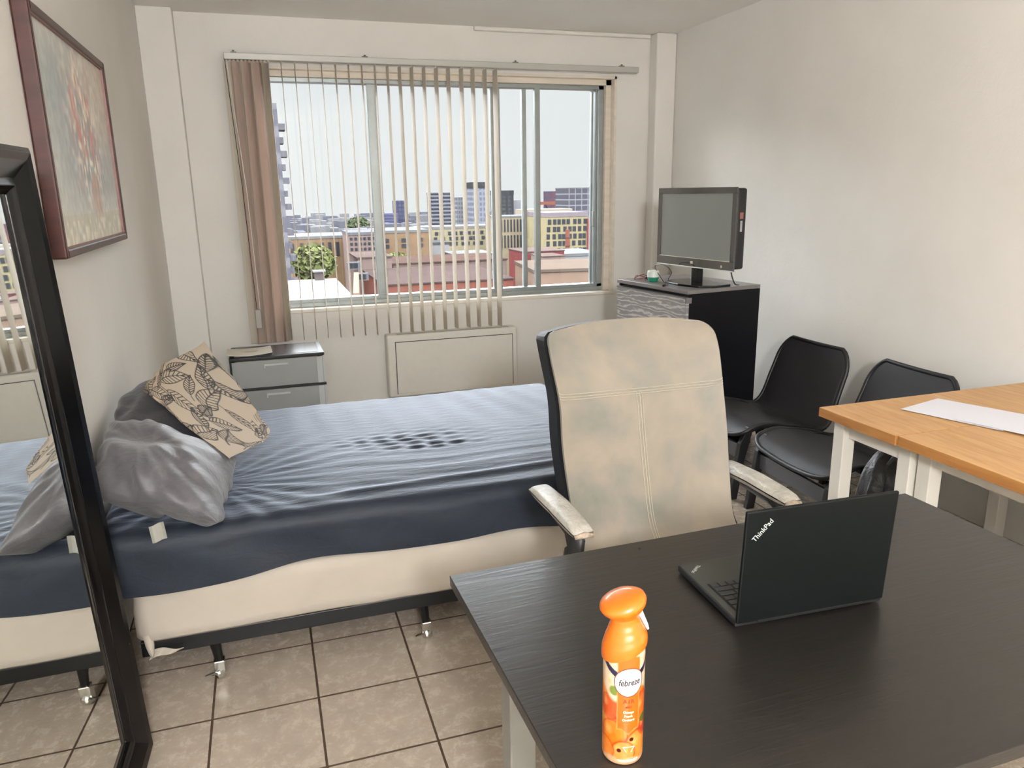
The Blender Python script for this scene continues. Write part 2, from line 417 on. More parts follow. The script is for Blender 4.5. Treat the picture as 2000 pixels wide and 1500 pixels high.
U, V = np.meshgrid(np.linspace(0, 1, NU+1), np.linspace(0, 1, NV+1))
c0 = np.array(srgb('B9B7AE')[:3]); 
col = np.zeros(U.shape+(3,))+c0
def blend(col, c, wgt): return col*(1-wgt[..., None])+np.array(srgb(c)[:3])*wgt[..., None]
n1 = vnoise(U*3, V*2.5, 1, 1); n2 = vnoise(U*16, V*7, 1, 2); n3 = vnoise(U*50, V*26, 1, 3); n4 = vnoise(U*30, V*14, 1, 4)
col = blend(col, '8F979A', np.clip((n1-.4)*2, 0, 1)*.8)
col = blend(col, 'BBA898', np.clip((U-.55)*2, 0, 1)*np.clip(V*1.6-.3, 0, 1)*.8)
col = blend(col, '939A9B', np.clip(1-np.abs(U-.33)*6, 0, 1)*np.clip(1-np.abs(V-.45)*2.2, 0, 1)*n2)
cl = np.exp(-((U-.55)/.17)**2-((V-.58)/.30)**2)
col = blend(col, 'A88480', np.clip(cl*1.2*(n2-.30)*1.8, 0, 1)*.7)
col = blend(col, 'D8CDBB', np.clip(cl*2.2*(n3-.45)*2, 0, 1))
col = blend(col, '868C8A', np.clip(cl*2*(n4-.55)*2.5, 0, 1)*.8)
col = blend(col, 'B57A72', np.clip(cl*2.2*(vnoise(U*26, V*11, 1, 9)-.6)*3, 0, 1)*.8)
vase = np.clip(1-np.abs(U-.60)/.07, 0, 1)*(V < .36)*(V > .12)
col = blend(col, 'B09583', np.clip(vase*1.4, 0, 1)*.7); col = blend(col, '9C6A5E', np.clip(1-np.abs(U-.64)/.02, 0, 1)*(V < .34)*(V > .12)*.5)
col = blend(col, 'AFAA98', ((V < .14)*.7))
col = blend(col, 'D2CBBB', np.clip(((V < .11)*(n3-.5)*2), 0, 1)*.8)
col *= (1.45*(1+.22*(n3-.5)))[..., None]
setcol(cv, np.concatenate([col, np.ones(U.shape+(1,))], -1).reshape(-1, 4))

# ------------------------------------------------------------------ mirror
mr = thing('leaning_mirror', 'tall black framed mirror leaning against the left wall near the bed', 'mirror', (-.44, 2.15, 0))
lean = math.atan2(.066, 1.68); MR = Matrix.Rotation(-lean, 4, 'Y') @ Matrix.Rotation(R(-3.0), 4, 'Z')
MW, MHH, FW = .89, 1.685, .105     # width (toward camera = -y), height
# profile across member: (distance from outer edge, protrusion)
prof = [(0, -.03), (0, .0), (.012, .006), (.03, .0), (.07, -.022), (.086, -.018), (.094, -.026), (FW, -.034), (FW, -.042)]
b = MB()
def loop(dd, x): return [MR @ Vector((x, -dd, dd)), MR @ Vector((x, -MW+dd, dd)), MR @ Vector((x, -MW+dd, MHH-dd)), MR @ Vector((x, -dd, MHH-dd))]
vs = [v for dd, x in prof for v in loop(dd, x)]; fs = []
for i in range(len(prof)-1):
    for k in range(4): fs.append((i*4+k, i*4+(k+1) % 4, (i+1)*4+(k+1) % 4, (i+1)*4+k))
for k in range(4): fs.append(((len(prof)-1)*4+k, (len(prof)-1)*4+(k+1) % 4, (k+1) % 4, k))
b.add(vs, fs); obj('frame', b, M_black, mr, bevel=.0015)
q = loop(FW-.002, -.036); b = MB().add(q+[v-Vector((.004, 0, 0)) for v in q], [(0, 1, 2, 3), (7, 6, 5, 4), (0, 4, 5, 1), (1, 5, 6, 2), (2, 6, 7, 3), (3, 7, 4, 0)])
obj('mirror_glass', b, M_mirror, mr)
b = MB().box((-.046, -MW+.01, .01), (-.032, -.01, MHH-.01), MR); 
b = MB(); q = loop(.01, -.041); b.add(q+[v-Vector((.005, 0, 0)) for v in q], [(0, 1, 2, 3), (7, 6, 5, 4), (0, 4, 5, 1), (1, 5, 6, 2), (2, 6, 7, 3), (3, 7, 4, 0)])
obj('backing_board', b, M_blackm, mr)

# ================================================================== BED
BX0, BX1, BY0, BY1 = -.49, 1.37, 2.38, 3.70
bed = thing('bed_frame', 'low black steel bed frame on casters carrying the box spring', 'bed frame', ((BX0+BX1)/2, (BY0+BY1)/2, 0))
cx, cy = bed.location.x, bed.location.y
hx, hy = (BX1-BX0)/2, (BY1-BY0)/2
obj('side_rail', bx((-hx+.01, -hy+.012, .145), (hx-.02, -hy+.045, .198)), M_metalb, bed, bevel=.003)
obj('side_rail', bx((-hx+.01, hy-.045, .145), (hx-.02, hy-.012, .198)), M_metalb, bed, bevel=.003)
for x in (-.70, 0, .70): obj('cross_bar', bx((x-.02, -hy+.04, .15), (x+.02, hy-.04, .165)), M_metalb, bed)
for x in (-.70, 0, .70):
    for y in (-hy+.045, hy-.06):
        lg = obj('leg', MB().tube([(x-.012, y, .17), (x-.004, y, .11), (x, y, .062)], [.022, .016, .013], 8), M_metalb, bed)
        obj('caster_fork', MB().box((x-.018, y-.016, .03), (x+.018, y+.016, .072)), M_chrome, lg, bevel=.004)
        obj('caster_wheel', MB().lathe([(.001, -.013), (.02, -.013), (.0235, -.006), (.0235, .006), (.02, .013), (.001, .013)], (x, y, .0235), 16, (1, .3, 0)), M_chrome, lg)
        obj('brake_lever', MB().tube([(x-.01, y-.015, .03), (x-.045, y-.03, .034)], [.005, .003], 6), M_chrome, lg)
b = MB()
def rbox(b, x0, x1, y0, y1, z0, z1, r, n=5, amp=.004, seed=1, nx=46, nz=6):
    # rounded upholstered block: rings of a rounded rectangle, soft top edges
    import math as mm
    ringn = []
    zs = [(z0, -.012), (z0+.012, 0)]+[(z0+.012+(z1-z0-.04)*i/nz, 0) for i in range(1, nz+1)]+[(z1-.012, -.006), (z1-.003, -.02), (z1, -.05)]
    pts = []
    def rr(off):
        P = []
        a0, a1, c0, c1 = x0-off, x1+off, y0-off, y1+off
        for (cx_, cy_, s0) in ((a1-r, c0+r, -90), (a1-r, c1-r, 0), (a0+r, c1-r, 90), (a0+r, c0+r, 180)):
            for k in range(6): P.append((cx_+r*mm.cos(R(s0+18*k)), cy_+r*mm.sin(R(s0+18*k))))
        out = []
        for i in range(len(P)):
            a, c = P[i], P[(i+1) % len(P)]; L = mm.hypot(a[0]-c[0], a[1]-c[1]); k = max(1, int(L/.05))
            for j in range(k): out.append((a[0]+(c[0]-a[0])*j/k, a[1]+(c[1]-a[1])*j/k))
        return out
    base = rr(0); n = len(base); ccx, ccy = (x0+x1)/2, (y0+y1)/2
    vs = []
    for z, off in zs:
        for (x, y) in base:
            wv_ = amp*(float(vnoise(x*9+y*9, z*14, 1, seed))-.5)*2
            dx_, dy_ = x-ccx, y-ccy; L = 1
            nxp = (1 if dx_ > 0 else -1) if abs(abs(dx_)-(x1-x0)/2) < r else 0; nyp = (1 if dy_ > 0 else -1) if abs(abs(dy_)-(y1-y0)/2) < r else 0
            vs.append((x+nxp*(off+wv_), y+nyp*(off+wv_), z))
    fs = []
    for i in range(len(zs)-1):
        for k in range(n): fs.append((i*n+k, i*n+(k+1) % n, (i+1)*n+(k+1) % n, (i+1)*n+k))
    fs += [tuple(range(n))[::-1], tuple(range((len(zs)-1)*n, len(zs)*n))]
    b.add(vs, fs)
rbox(b, BX0, BX1, BY0, BY1, .198, .40, .05, amp=.005)
boxs = obj('box_spring', b, M_box, smooth=True); tag(boxs, 'off-white cloth covered box spring under the navy sheeted mattress', 'box spring')
hm = MB().grid(lambda u, v: Vector((-.44+.085*u-.02*v, 2.380+.008*math.sin(6*u), .175-.035*v*(1-u*.8)-.01*u)), 8, 4)
obj('loose_cloth', hm, M_box, boxs, solid=.002, fix=False)
obj('torn_corner', MB().tube([(-.455, 2.392, .225), (-.452, 2.384, .19), (-.449, 2.378, .165), (-.447, 2.376, .148)], [.016, .014, .009, .002], 7), M_box, boxs, smooth=True)

# mattress with sheet: one wrinkled surface
def sheet_surface():
    b = MB(); x0, x1, y0, y1, zt, zb = BX0-.085, BX1+.012, BY0-.02, BY1+.012, .575, .39
    rd = .055
    # cross-section path along y: front hem -> front side -> top -> back side
    sec = []
    for i in range(12): sec.append((y0, zb+(zt-rd-zb)*i/11, 's'))
    for i in range(1, 8):
        a = R(180-90*i/7); sec.append((y0+rd+rd*math.cos(a), zt-rd+rd*math.sin(a), 'c'))
    NT_ = 150
    for i in range(1, NT_): sec.append((y0+rd+(y1-y0-2*rd)*i/NT_, zt, 't'))
    for i in range(0, 8):
        a = R(90-90*i/7); sec.append((y1-rd+rd*math.cos(a), zt-rd+rd*math.sin(a), 'c'))
    for i in range(1, 6): sec.append((y1, zt-rd-(zt-rd-zb)*i/5, 's'))
    NX = 300
    vs = []; xs = []
    ends = 9
    for i in range(NX+1):
        if i < ends: a = R(90*i/ends); xs.append((x0+rd-rd*math.cos(a), rd*(1-math.sin(a))))
        elif i > NX-ends: a = R(90*(NX-i)/ends); xs.append((x1-rd+rd*math.cos(a), rd*(1-math.sin(a))))
        else: xs.append((x0+rd+(x1-x0-2*rd)*(i-ends)/(NX-2*ends), 0))
    S = np.array([(p[0], p[1]) for p in sec]); X = np.array(xs)
    Y = np.repeat(S[:, 0][:, None], NX+1, 1); Z = np.repeat(S[:, 1][:, None], NX+1, 1); XX = np.repeat(X[:, 0][None], len(sec), 0); DZ = np.repeat(X[:, 1][None], len(sec), 0)
    top = np.clip((Z-(zt-.03))/.03, 0, 1)
    Z = Z-DZ*top
    # front hem wavy
    hem = np.clip(1-(Z-zb)/.16, 0, 1)*(Y < y0+.01)
    Z = Z+hem*(.018*np.sin(XX*2.6+.6)+.010*np.sin(XX*9+1)-.004)
    Y = Y-(Y < y0+.03)*.008*(np.sin(XX*7+Z*9)+np.sin(XX*17+2+Z*20)*.5)*np.clip((.575-Z)/.1, 0, 1)
    T = (Z > zt-.05)
    # wrinkles on top
    P = np.zeros_like(Z)
    # long folds parallel to the near edge, strongest in the front third
    fz = np.clip(1-np.abs(Y-(y0+.28))/.42, 0, 1)
    ph = (Y+.05*np.sin(XX*1.7+.5)+.07*XX)*62
    P += fz*.0032*np.sin(ph+3.5*vnoise(XX*2.2, Y*6, 1, 3))*(.35+vnoise(XX*3, Y*12, 1, 4))
    ph = (Y+.04*np.sin(XX*2.3)+.02*XX)*140
    P += fz*.0011*np.sin(ph+5*vnoise(XX*3, Y*9, 1, 5))
    # wider folds running away from the viewer at the back
    bk = np.clip((Y-(y0+.62))/.3, 0, 1)
    P += bk*.0030*np.sin((XX+.28*(Y-y0)*(XX-.2))*34+3*vnoise(XX*2, Y*2, 1, 6))*(.3+vnoise(XX*3, Y*2, 1, 7))
    # bunched knot
    for (kx, ky, kw, kd, ka) in ((.52, 2.98, .24, .10, .009), (.60, 2.88, .20, .03, .012), (1.08, 2.98, .14, .04, .004), (.30, 3.04, .2, .08, .004)):
        g = np.exp(-((XX-kx)/kw)**2-((Y-ky)/kd)**2)
        P += g*ka*(.5*np.sin((Y+.18*XX)*120+4*vnoise(XX*7, Y*14, 1, 8))+.4*np.sin((Y*1.2-XX*.5)*90+2))
    # pull lines from the pillows
    ang = np.arctan2(Y-2.75, XX+.25); rr_ = np.hypot(Y-2.75, XX+.25)
    P += .004*np.sin(ang*26+2*rr_)*np.exp(-((rr_-.35)/.22)**2)
    # broad ridge near front edge right side
    rl = y0+.11+.05*(XX-.0)
    P += .024*np.exp(-((Y-rl)/.025)**2)*np.clip((XX+.1)/.5, 0, 1)-.010*np.exp(-((Y-rl-.05)/.03)**2)*np.clip((XX+.1)/.5, 0, 1)
    P *= .5
    P += .010*(vnoise(XX*2.5, Y*2.5, 1, 11)-.5)
    Z = Z+P*np.clip((Z-(zt-.06))/.05, 0, 1)
    n1 = NX+1
    vs = np.stack([XX, Y, Z], -1).reshape(-1, 3)
    fs = [(j*n1+i, j*n1+i+1, (j+1)*n1+i+1, (j+1)*n1+i) for j in range(len(sec)-1) for i in range(NX)]
    b.v = [tuple(v) for v in vs]; b.f = fs
    # end caps
    n2 = len(sec)
    b.f.append(tuple(j*n1 for j in range(n2))); b.f.append(tuple(j*n1+NX for j in range(n2))[::-1])
    return b
mt_ = obj('mattress', sheet_surface(), M_sheet, smooth=True, fix=True)
tag(mt_, 'mattress in a wrinkled navy fitted sheet on the white box spring', 'mattress')

# ------------------------------------------------------------------ pillows
def pillow(corners, thick, n=60, wr=.012, seed=1, sag=0, pinch=.06, sharp=.5):
    A, B_, C_, D_ = [Vector(c) for c in corners]   # (0,0),(1,0),(1,1),(0,1)
    nrm = ((B_-A).cross(D_-A)+(C_-B_).cross(C_-D_)).normalized()
    def P(u, v):
        # pull the sides inward between corners
        us = u+pinch*(.5-u)*4*v*(1-v)*1.0*(abs(2*u-1)**2); vs_ = v+pinch*(.5-v)*4*u*(1-u)*(abs(2*v-1)**2)
        return A.lerp(B_, us).lerp(D_.lerp(C_, us), vs_)
    b = MB()
    def prof(u, v): return ((1-abs(2*u-1)**2.4)*(1-abs(2*v-1)**2.4))**sharp
    def wrk(u, v, s):
        e = 1-prof(u, v)
        a = float(vnoise(u*5, v*5, 1, seed+s))-.5
        c = math.sin(14*(u*math.cos(seed)+v*math.sin(seed))+5*float(vnoise(u*3, v*3, 1, seed+3)))*.35
        d_ = math.sin(30*math.atan2(v-.5, u-.5)/2)*e*.5
        return (a*1.4+c+d_)*wr
    def f(side):
        return lambda u, v: P(u, v)+nrm*(side*(thick/2*prof(u, v))+wrk(u, v, 1)*prof(u, v)**.5)
    b.grid(f(1), n, n); nn = len(b.v); b.grid(f(-1), n, n)
    return b, nn
def mkpillow(name, corners, thick, mt, label, cat='pillow', **k):
    b, nn = pillow(corners, thick, **k)
    o = obj(name, b, mt, smooth=True)
    tag(o, label, cat); return o
mkpillow('pillow', [(-.575, 2.44, .69), (-.20, 2.26, .625), (-.15, 2.72, .665), (-.56, 3.05, .77)], .27, M_grey, 'crumpled light grey satin pillow at the near left corner of the bed', wr=.034, seed=4, n=110)
mkpillow('pillow', [(-.57, 2.66, .72), (-.25, 2.74, .64), (-.285, 3.42, .955), (-.56, 3.10, .82)], .15, M_dgrey, 'charcoal pillow against the left wall, behind the leaf print cushion', wr=.02, seed=7)
b = MB().grid(lambda u, v: Vector((-.40+.042*u+.005*v, 2.345-.004*math.sin(7*u), .605-.055*v+.012*u)), 5, 5)
tg = obj('care_tag', b, mat('grey_label_cloth', '8C8A82', .8), None, solid=.0015, fix=False); tag(tg, 'small pale grey cloth corner poking from under the grey satin pillow', 'cloth')

# leaf cushion with printed line pattern
NC = 230
b, nn = pillow([(-.47, 3.03, .865), (-.17, 2.62, .70), (-.045, 2.98, .66), (-.27, 3.42, .97)], .27, n=NC, wr=.020, seed=2, pinch=.10, sharp=.6)
lc = obj('leaf_cushion', b, vcol('leaf_print_cotton', .8, .2, 0), smooth=True)
tag(lc, 'beige cushion with a black leaf line print lying on the grey pillow', 'cushion')
def leaf_segments():
    segs = []
    def leaf(cx, cy, a, L, W):
        ca, sa = math.cos(a), math.sin(a)
        tr_ = lambda t, s: (cx+ca*t*L-sa*s*W, cy+sa*t*L+ca*s*W)
        N = 12; prof = lambda t: math.sin(math.pi*min(1, max(0, t))**.8)
        for sg in (1, -1):
            P = [tr_(i/N-.5, sg*prof(i/N)) for i in range(N+1)]
            segs.extend(zip(P[:-1], P[1:]))
            for k in range(1, 8):
                t = k/9; segs.append((tr_(t-.5, 0), tr_(t-.5+.14, sg*prof(t+.12)*.93)))
        segs.append((tr_(-.75, 0), tr_(.5, 0)))
    for (x, y, a, L, W) in ((.20, .20, 100, .34, .075), (.42, .30, 35, .34, .08), (.15, .52, 170, .30, .06), (.36, .60, 75, .36, .085), (.60, .15, 160, .30, .07), (.62, .48, 20, .36, .08),
                            (.14, .82, 40, .30, .065), (.42, .88, 175, .30, .06), (.66, .80, 120, .34, .08), (.86, .28, 80, .32, .075), (.88, .62, 60, .3, .06), (.90, .90, 20, .26, .05), (.80, .05, 10, .26, .05),
                            (.28, .42, 130, .22, .05), (.52, .33, 95, .2, .045), (.50, .72, 150, .24, .055), (.27, .70, 95, .22, .05), (.76, .42, 140, .22, .05), (.74, .62, 95, .2, .045), (.30, .08, 60, .22, .05), (.75, .15, 70, .2, .045), (.05, .62, 100, .24, .05), (.26, .95, 160, .24, .05), (.56, .96, 30, .24, .05), (.95, .45, 100, .24, .05),
                            (.06, .05, 20, .22, .05), (.40, .05, 5, .26, .05), (.03, .35, 80, .24, .045)):
        leaf(x, y, R(a), L, W)
    return segs
segs = np.array(leaf_segments()).reshape(-1, 4)
g = np.linspace(0, 1, NC+1); U, V = np.meshgrid(g, g)
dmin = np.full(U.shape, 9.0)
for x0, y0, x1, y1 in segs:
    dx_, dy_ = x1-x0, y1-y0; L2 = dx_*dx_+dy_*dy_+1e-9
    tt = np.clip(((U-x0)*dx_+(V-y0)*dy_)/L2, 0, 1)
    dmin = np.minimum(dmin, np.hypot(U-x0-tt*dx_, V-y0-tt*dy_))
ink = np.clip((.0060-dmin)/.003, 0, 1)
cb = np.array(srgb('A99A87')[:3]); ck = np.array(srgb('1C1715')[:3])
c1 = cb*(1-ink[..., None])+ck*ink[..., None]; c1 = np.concatenate([c1, np.ones(U.shape+(1,))], -1).reshape(-1, 4)
setcol(lc, np.concatenate([c1, c1], 0))

# ================================================================== DRAWER CART
ct = thing('storage_cart', 'black framed plastic cart with frosted drawers in the corner beyond the bed', 'drawer cart', (.03, 4.90, 0))
W2 = .288; D2 = .38
obj('top', bx((-W2, 0, .566), (W2, D2, .588)), M_blackm, ct, bevel=.006)
obj('top_inset', bx((-W2+.03, .03, .587), (W2-.03, D2-.03, .590)), mat('grey_top_inset', '55555A', .25), ct, bevel=.001)
for x in (-W2, W2-.012): obj('side_panel', bx((x, .02, .02), (x+.012, D2, .57)), (M_blackm if x < 0 else M_frost2), ct)
for z in (.375, .19, .012): obj('divider_rail', bx((-W2, -.004, z), (W2, D2, z+.014)), M_blackm, ct, bevel=.002)
for z0, z1 in ((.392, .562), (.207, .372), (.03, .187)):
    b = MB(); b.box((-W2+.014, .0, z0), (W2-.014, .004, z1)); b.box((-W2+.02, .004, z0), (-W2+.024, D2-.02, z1-.02)); b.box((W2-.024, .004, z0), (W2-.02, D2-.02, z1-.02)); b.box((-W2+.02, .004, z0), (W2-.02, D2-.02, z0+.004))
    dr = obj('drawer', b, M_frost, ct)
    obj('handle', MB().box((-.085, -.008, z1-.035), (.06, 0, z1-.022)).box((-.085, -.008, z1-.05), (-.078, 0, z1-.022)), M_frost2, dr, bevel=.002)
    obj('corner_rib', bx((W2-.05, -.003, z0), (W2-.016, .0, z1)), M_frost2, dr)
pp = obj('paper_bundle', bx((-.16, 4.99, .398), (.27, 5.22, .45)), mat('drawer_paper', 'C4C4C0', .8)); tag(pp, 'pale papers seen through the top frosted drawer of the cart', 'papers')
pf = obj('dark_folder', MB().box((-.22, 4.915, .215), (.115, 4.93, .345)), mat('folder_grey', '4A4A4E', .4), bevel=.002); tag(pf, 'dark grey folder standing behind the second frosted drawer front', 'folder')
obj('spine_label', MB().box((.100, 4.912, .22), (.113, 4.9148, .335)), M_paper, pf)
b = MB()
for i in range(5): b.box((.102, 4.910, .235+.02*i), (.111, 4.9118, .246+.02*i))
obj('spine_print', b, M_blackm, pf)
bk = thing('paper_booklet', 'cream paper booklet lying on the left of the cart top', 'booklet', (-.135, 5.03, .5905), R(2))
b = MB().grid(lambda u, v: Vector((-.135+.27*u, -.11+.23*v, .006+.012*(2*u-1)**2*(1-v*.3))), 14, 4)
obj('cover', b, mat('cream_paper', 'D9D2C4', .7), bk, solid=.005, fix=False)
b = MB()
for j, (w0, w1) in enumerate(((-.06, .06), (-.03, .04))):
    b.box((w0, .01-j*.022, .0095), (w1, .017-j*.022, .0102))
obj('cover_print', b, mat('faint_print', 'A79C92', .7), bk)

# ================================================================== DRESSER
dr_ang = R(8)
dd = thing('dresser', 'black dresser with grey grained drawer fronts against the right corner', 'dresser', (2.277, 3.792, 0), dr_ang)
DW, DL, DH = .545, .715, 1.0     # depth along local x, width along local y
obj('side_panel', bx((.018, 0, 0), (DW, .018, DH-.022)), M_dress_side, dd, bevel=.0015)
obj('side_panel', bx((.018, DL-.018, 0), (DW, DL, DH-.022)), M_dress_side, dd, bevel=.0015)
obj('back_panel', bx((DW-.01, .018, .02), (DW-.004, DL-.018, DH-.03)), M_dress_side, dd)
obj('top', bx((0, 0, DH-.022), (DW, DL, DH)), M_dress_top, dd, bevel=.0015)
obj('recess_rail', bx((.03, .02, DH-.06), (.045, DL-.02, DH-.022)), M_dress_side, dd)
obj('plinth', bx((.05, .018, 0), (.065, DL-.018, .06)), M_dress_side, dd)
for i in range(4):
    z1 = DH-.045-i*.235; z0 = z1-.228
    if i == 3: z0 = .045
    dw = obj('drawer', bx((-.002, .004, z0), (.018, DL-.004, z1)), M_dress_front, dd, bevel=.0015)
    obj('drawer_lip', bx((-.004, .004, z1-.004), (.03, DL-.004, z1+.004)), M_dress_top, dw)
b = bx((-.006, -.001, DH-.074), (.032, .010, DH-.042)); obj('drawer_corner', b, M_dress_top, dd)

# ================================================================== TV
tv = thing('television', 'flat screen television with glossy bezel on the dresser', 'television', (2.455, 4.04, DH), 0)
ang = .16; u_ = Vector((math.sin(ang), -math.cos(ang), 0)); n_ = Vector((-math.cos(ang), -math.sin(ang), 0)); z_ = Vector((0, 0, 1))
MTV = Matrix((u_, n_, z_)).transposed().to_4x4()   # local x along screen, y toward the viewer, z up
TW, TZ0, TZ1 = .345, .105, .568
obj('casing', bx((-TW, -.075, TZ0+.01), (TW, -.004, TZ1-.006), MTV), M_blackm, tv, bevel=.014, seg=3)
M_bez = mat('piano_black_bezel', '1B1C1E', .06, spec=.9, coat=.6)
b = MB(); t1 = .04
for q in (((-TW, TZ0), (TW, TZ0+.052)), ((-TW, TZ1-.035), (TW, TZ1)), ((-TW, TZ0+.052), (-TW+.034, TZ1-.035)), ((TW-.034, TZ0+.052), (TW, TZ1-.035))):
    b.box((q[0][0], -.006, q[0][1]), (q[1][0], .004, q[1][1]), MTV)
obj('bezel', b, M_bez, tv, bevel=.002)
obj('screen', bx((-TW+.033, -.004, TZ0+.05), (TW-.033, .0, TZ1-.034), MTV), mat('lcd_screen', '6E716E', .3, spec=1.0, coat=.3), tv)  # screen colour lightened to stand for the room reflected in it
obj('screen_strip', bx((-TW+.03, .001, TZ0+.051), (TW-.03, .005, TZ0+.055), MTV), M_chrome, tv)
obj('bottom_strip', bx((-TW+.002, .0, TZ0-.003), (TW-.002, .005, TZ0+.003), MTV), mat('clear_strip', 'D8D8D4', .2), tv)
obj('power_ring', MB().lathe([(.001, 0), (.008, 0), (.008, .003), (.001, .003)], MTV @ Vector((.25, .003, TZ0+.022)), 16, n_), M_chrome, tv)
obj('brand_badge', bx((-.022, .003, TZ0+.018), (.002, .0055, TZ0+.034), MTV), M_chrome, tv, bevel=.002)
obj('side_label', bx((TW-.001, -.05, TZ0+.29), (TW+.0008, -.025, TZ0+.325), MTV), mat('side_red_label', '8C5A50', .5), tv)
obj('side_print', bx((TW-.001, -.045, TZ0+.22), (TW+.0008, -.03, TZ0+.28), MTV), mat('side_print_grey', 'A8A8A8', .5), tv)
obj('neck', bx((-.035, -.055, .008), (.035, -.015, TZ0+.03), MTV), M_black, tv, bevel=.008)
b = MB().prism([(-.19, -.13), (.19, -.13), (.205, 0), (.15, .085), (0, .11), (-.15, .085), (-.205, 0)], .0, .012, MTV)
obj('base', b, M_black, tv, bevel=.003)

# small things on the dresser
tb = thing('plastic_tub', 'small white and green plastic tub on the dresser beside the television', 'container', (2.32, 4.28, DH+.001))
obj('tub_body', MB().lathe([(.001, .0), (.030, .0), (.036, .024), (.036, .028), (.001, .028)], n=24), mat('green_plastic', '1F7A62', .35), tb, smooth=False)
obj('tub_lid', MB().lathe([(.001, .028), (.038, .028), (.036, .06), (.033, .068), (.001, .068)], n=24), mat('milky_lid', 'D3D9D0', .3), tb)
def cable(pts, r, mt, label, name='cable'):
    # smooth through points
    P = [Vector(p) for p in pts]; out = []
    for i in range(len(P)-1):
        a, b_, c_, d_ = P[max(i-1, 0)], P[i], P[i+1], P[min(i+2, len(P)-1)]
        for k in range(8):
            t_ = k/8; out.append(.5*((2*b_)+(-a+c_)*t_+(2*a-5*b_+4*c_-d_)*t_**2+(-a+3*b_-3*c_+d_)*t_**3))
    out.append(P[-1]); o = obj(name, MB().tube(out, r, 6), mt, smooth=True); tag(o, label, 'cable'); return o
zz = DH+.006
cable([(2.25, 4.40, zz), (2.30, 4.46, zz+.015), (2.36, 4.42, zz), (2.30, 4.36, zz+.01), (2.26, 4.42, zz), (2.33, 4.44, zz+.02), (2.38, 4.38, zz), (2.30, 4.33, zz+.01), (2.27, 4.38, zz)], .003, M_redcord, 'tangled reddish brown cable at the far end of the dresser top')
cable([(2.31, 4.37, zz), (2.35, 4.40, zz+.012), (2.38, 4.33, zz+.004), (2.33, 4.31, zz), (2.30, 4.35, zz+.01), (2.37, 4.36, zz+.02)], .0035, M_cord, 'black coiled cable beside the green and white tub')
lc2 = cable([(2.40, 4.22, zz), (2.36, 4.16, zz+.02), (2.345, 4.10, zz+.07), (2.33, 4.16, zz+.105), (2.32, 4.26, zz+.09), (2.35, 4.2, zz+.0), (2.32, 4.10, zz), (2.295, 4.05, zz), (2.262, 4.03, zz)], .0022, M_cord, 'thin black cable looping up in front of the television')
obj('plug', MB().tube([(2.268, 4.033, zz), (2.245, 4.015, zz)], [.006, .007], 8), M_cord, lc2)
cable([(2.60, 3.86, zz+.09), (2.605, 3.85, zz+.05), (2.62, 3.84, zz+.01), (2.66, 3.86, zz)], .004, M_cord, 'short black cord hanging behind the right end of the television')

# ================================================================== OFFICE CHAIR
oc = thing('office_chair', 'high-back beige office chair with padded cream armrests behind the black desk', 'office chair', (1.06, 1.88, 0), R(-1))
# local: x lateral, -y forward (towards the camera)
def bprof(v):   # backrest front surface profile (y, z), half width
    K = [(0, -.22, .46, .268), (.12, -.10, .49, .275), (.22, .015, .56, .262), (.38, .07, .70, .268), (.55, .105, .83, .274), (.72, .135, .955, .272), (.86, .185, 1.075, .280), (.94, .225, 1.14, .278), (1.0, .25, 1.172, .270)]
    for i in range(len(K)-1):
        if v <= K[i+1][0] or i == len(K)-2:
            t_ = (v-K[i][0])/(K[i+1][0]-K[i][0]); a = K[max(i-1, 0)]; b_ = K[i]; c_ = K[i+1]; d_ = K[min(i+2, len(K)-1)]
            cr_ = lambda q: .5*((2*b_[q])+(-a[q]+c_[q])*t_+(2*a[q]-5*b_[q]+4*c_[q]-d_[q])*t_*t_+(-a[q]+3*b_[q]-3*c_[q]+d_[q])*t_**3)
            return cr_(1), cr_(2), cr_(3)
def bsurf(u, v, off=0):
    y, z, hw = bprof(v); s_ = math.sin((u-.5)*math.pi)
    # rounded top corners
    topr = smooth(.90, 1.0, v); tv_ = min(1, max(0, (v-.90)/.10)); hw2 = hw-.062*(1-math.sqrt(max(0, 1-tv_**2.2)))
    z2 = z-.012*topr*s_*s_
    y2 = y+.035*(abs(s_)**3)*(1-.3*topr)*-1+.01  # sides wrap slightly forward
    return Vector((s_*hw2, y2+off, z2))
b = MB()
NU_, NV_ = 36, 60
b.grid(lambda u, v: bsurf(u, v), NU_, NV_); n0 = len(b.v)
def back(u, v):
    p = bsurf(u, v); s_ = 2*u-1
    th = .055*(1-abs(s_)**6)**.5*(1-smooth(.93, 1, v))+.012
    return p+Vector((0, th, -.01*smooth(.9, 1, v)))
# front cushion: surface plus thin rim
def rim(b, fa, fb, nu, nv):
    A = [fa(i/nu, 0) for i in range(nu+1)]+[fa(1, j/nv) for j in range(1, nv+1)]+[fa(i/nu, 1) for i in range(nu-1, -1, -1)]+[fa(0, j/nv) for j in range(nv-1, 0, -1)]
    B2 = [fb(i/nu, 0) for i in range(nu+1)]+[fb(1, j/nv) for j in range(1, nv+1)]+[fb(i/nu, 1) for i in range(nu-1, -1, -1)]+[fb(0, j/nv) for j in range(nv-1, 0, -1)]
    n = len(A); b.add(A+B2, [(i, (i+1) % n, n+(i+1) % n, n+i) for i in range(n)])
mid = lambda u, v: bsurf(u, v)*1.0+Vector((0, .014, -.004*smooth(.9, 1, v)))
b.grid(mid, NU_, NV_); rim(b, bsurf, mid, NU_, NV_)
pad = obj('backrest_pad', b, M_suede, oc, smooth=True)
shl = lambda u, v: mid(u, v)+Vector(((2*u-1)*.010, .001, 0))
b = MB(); b.grid(shl, 20, 40)
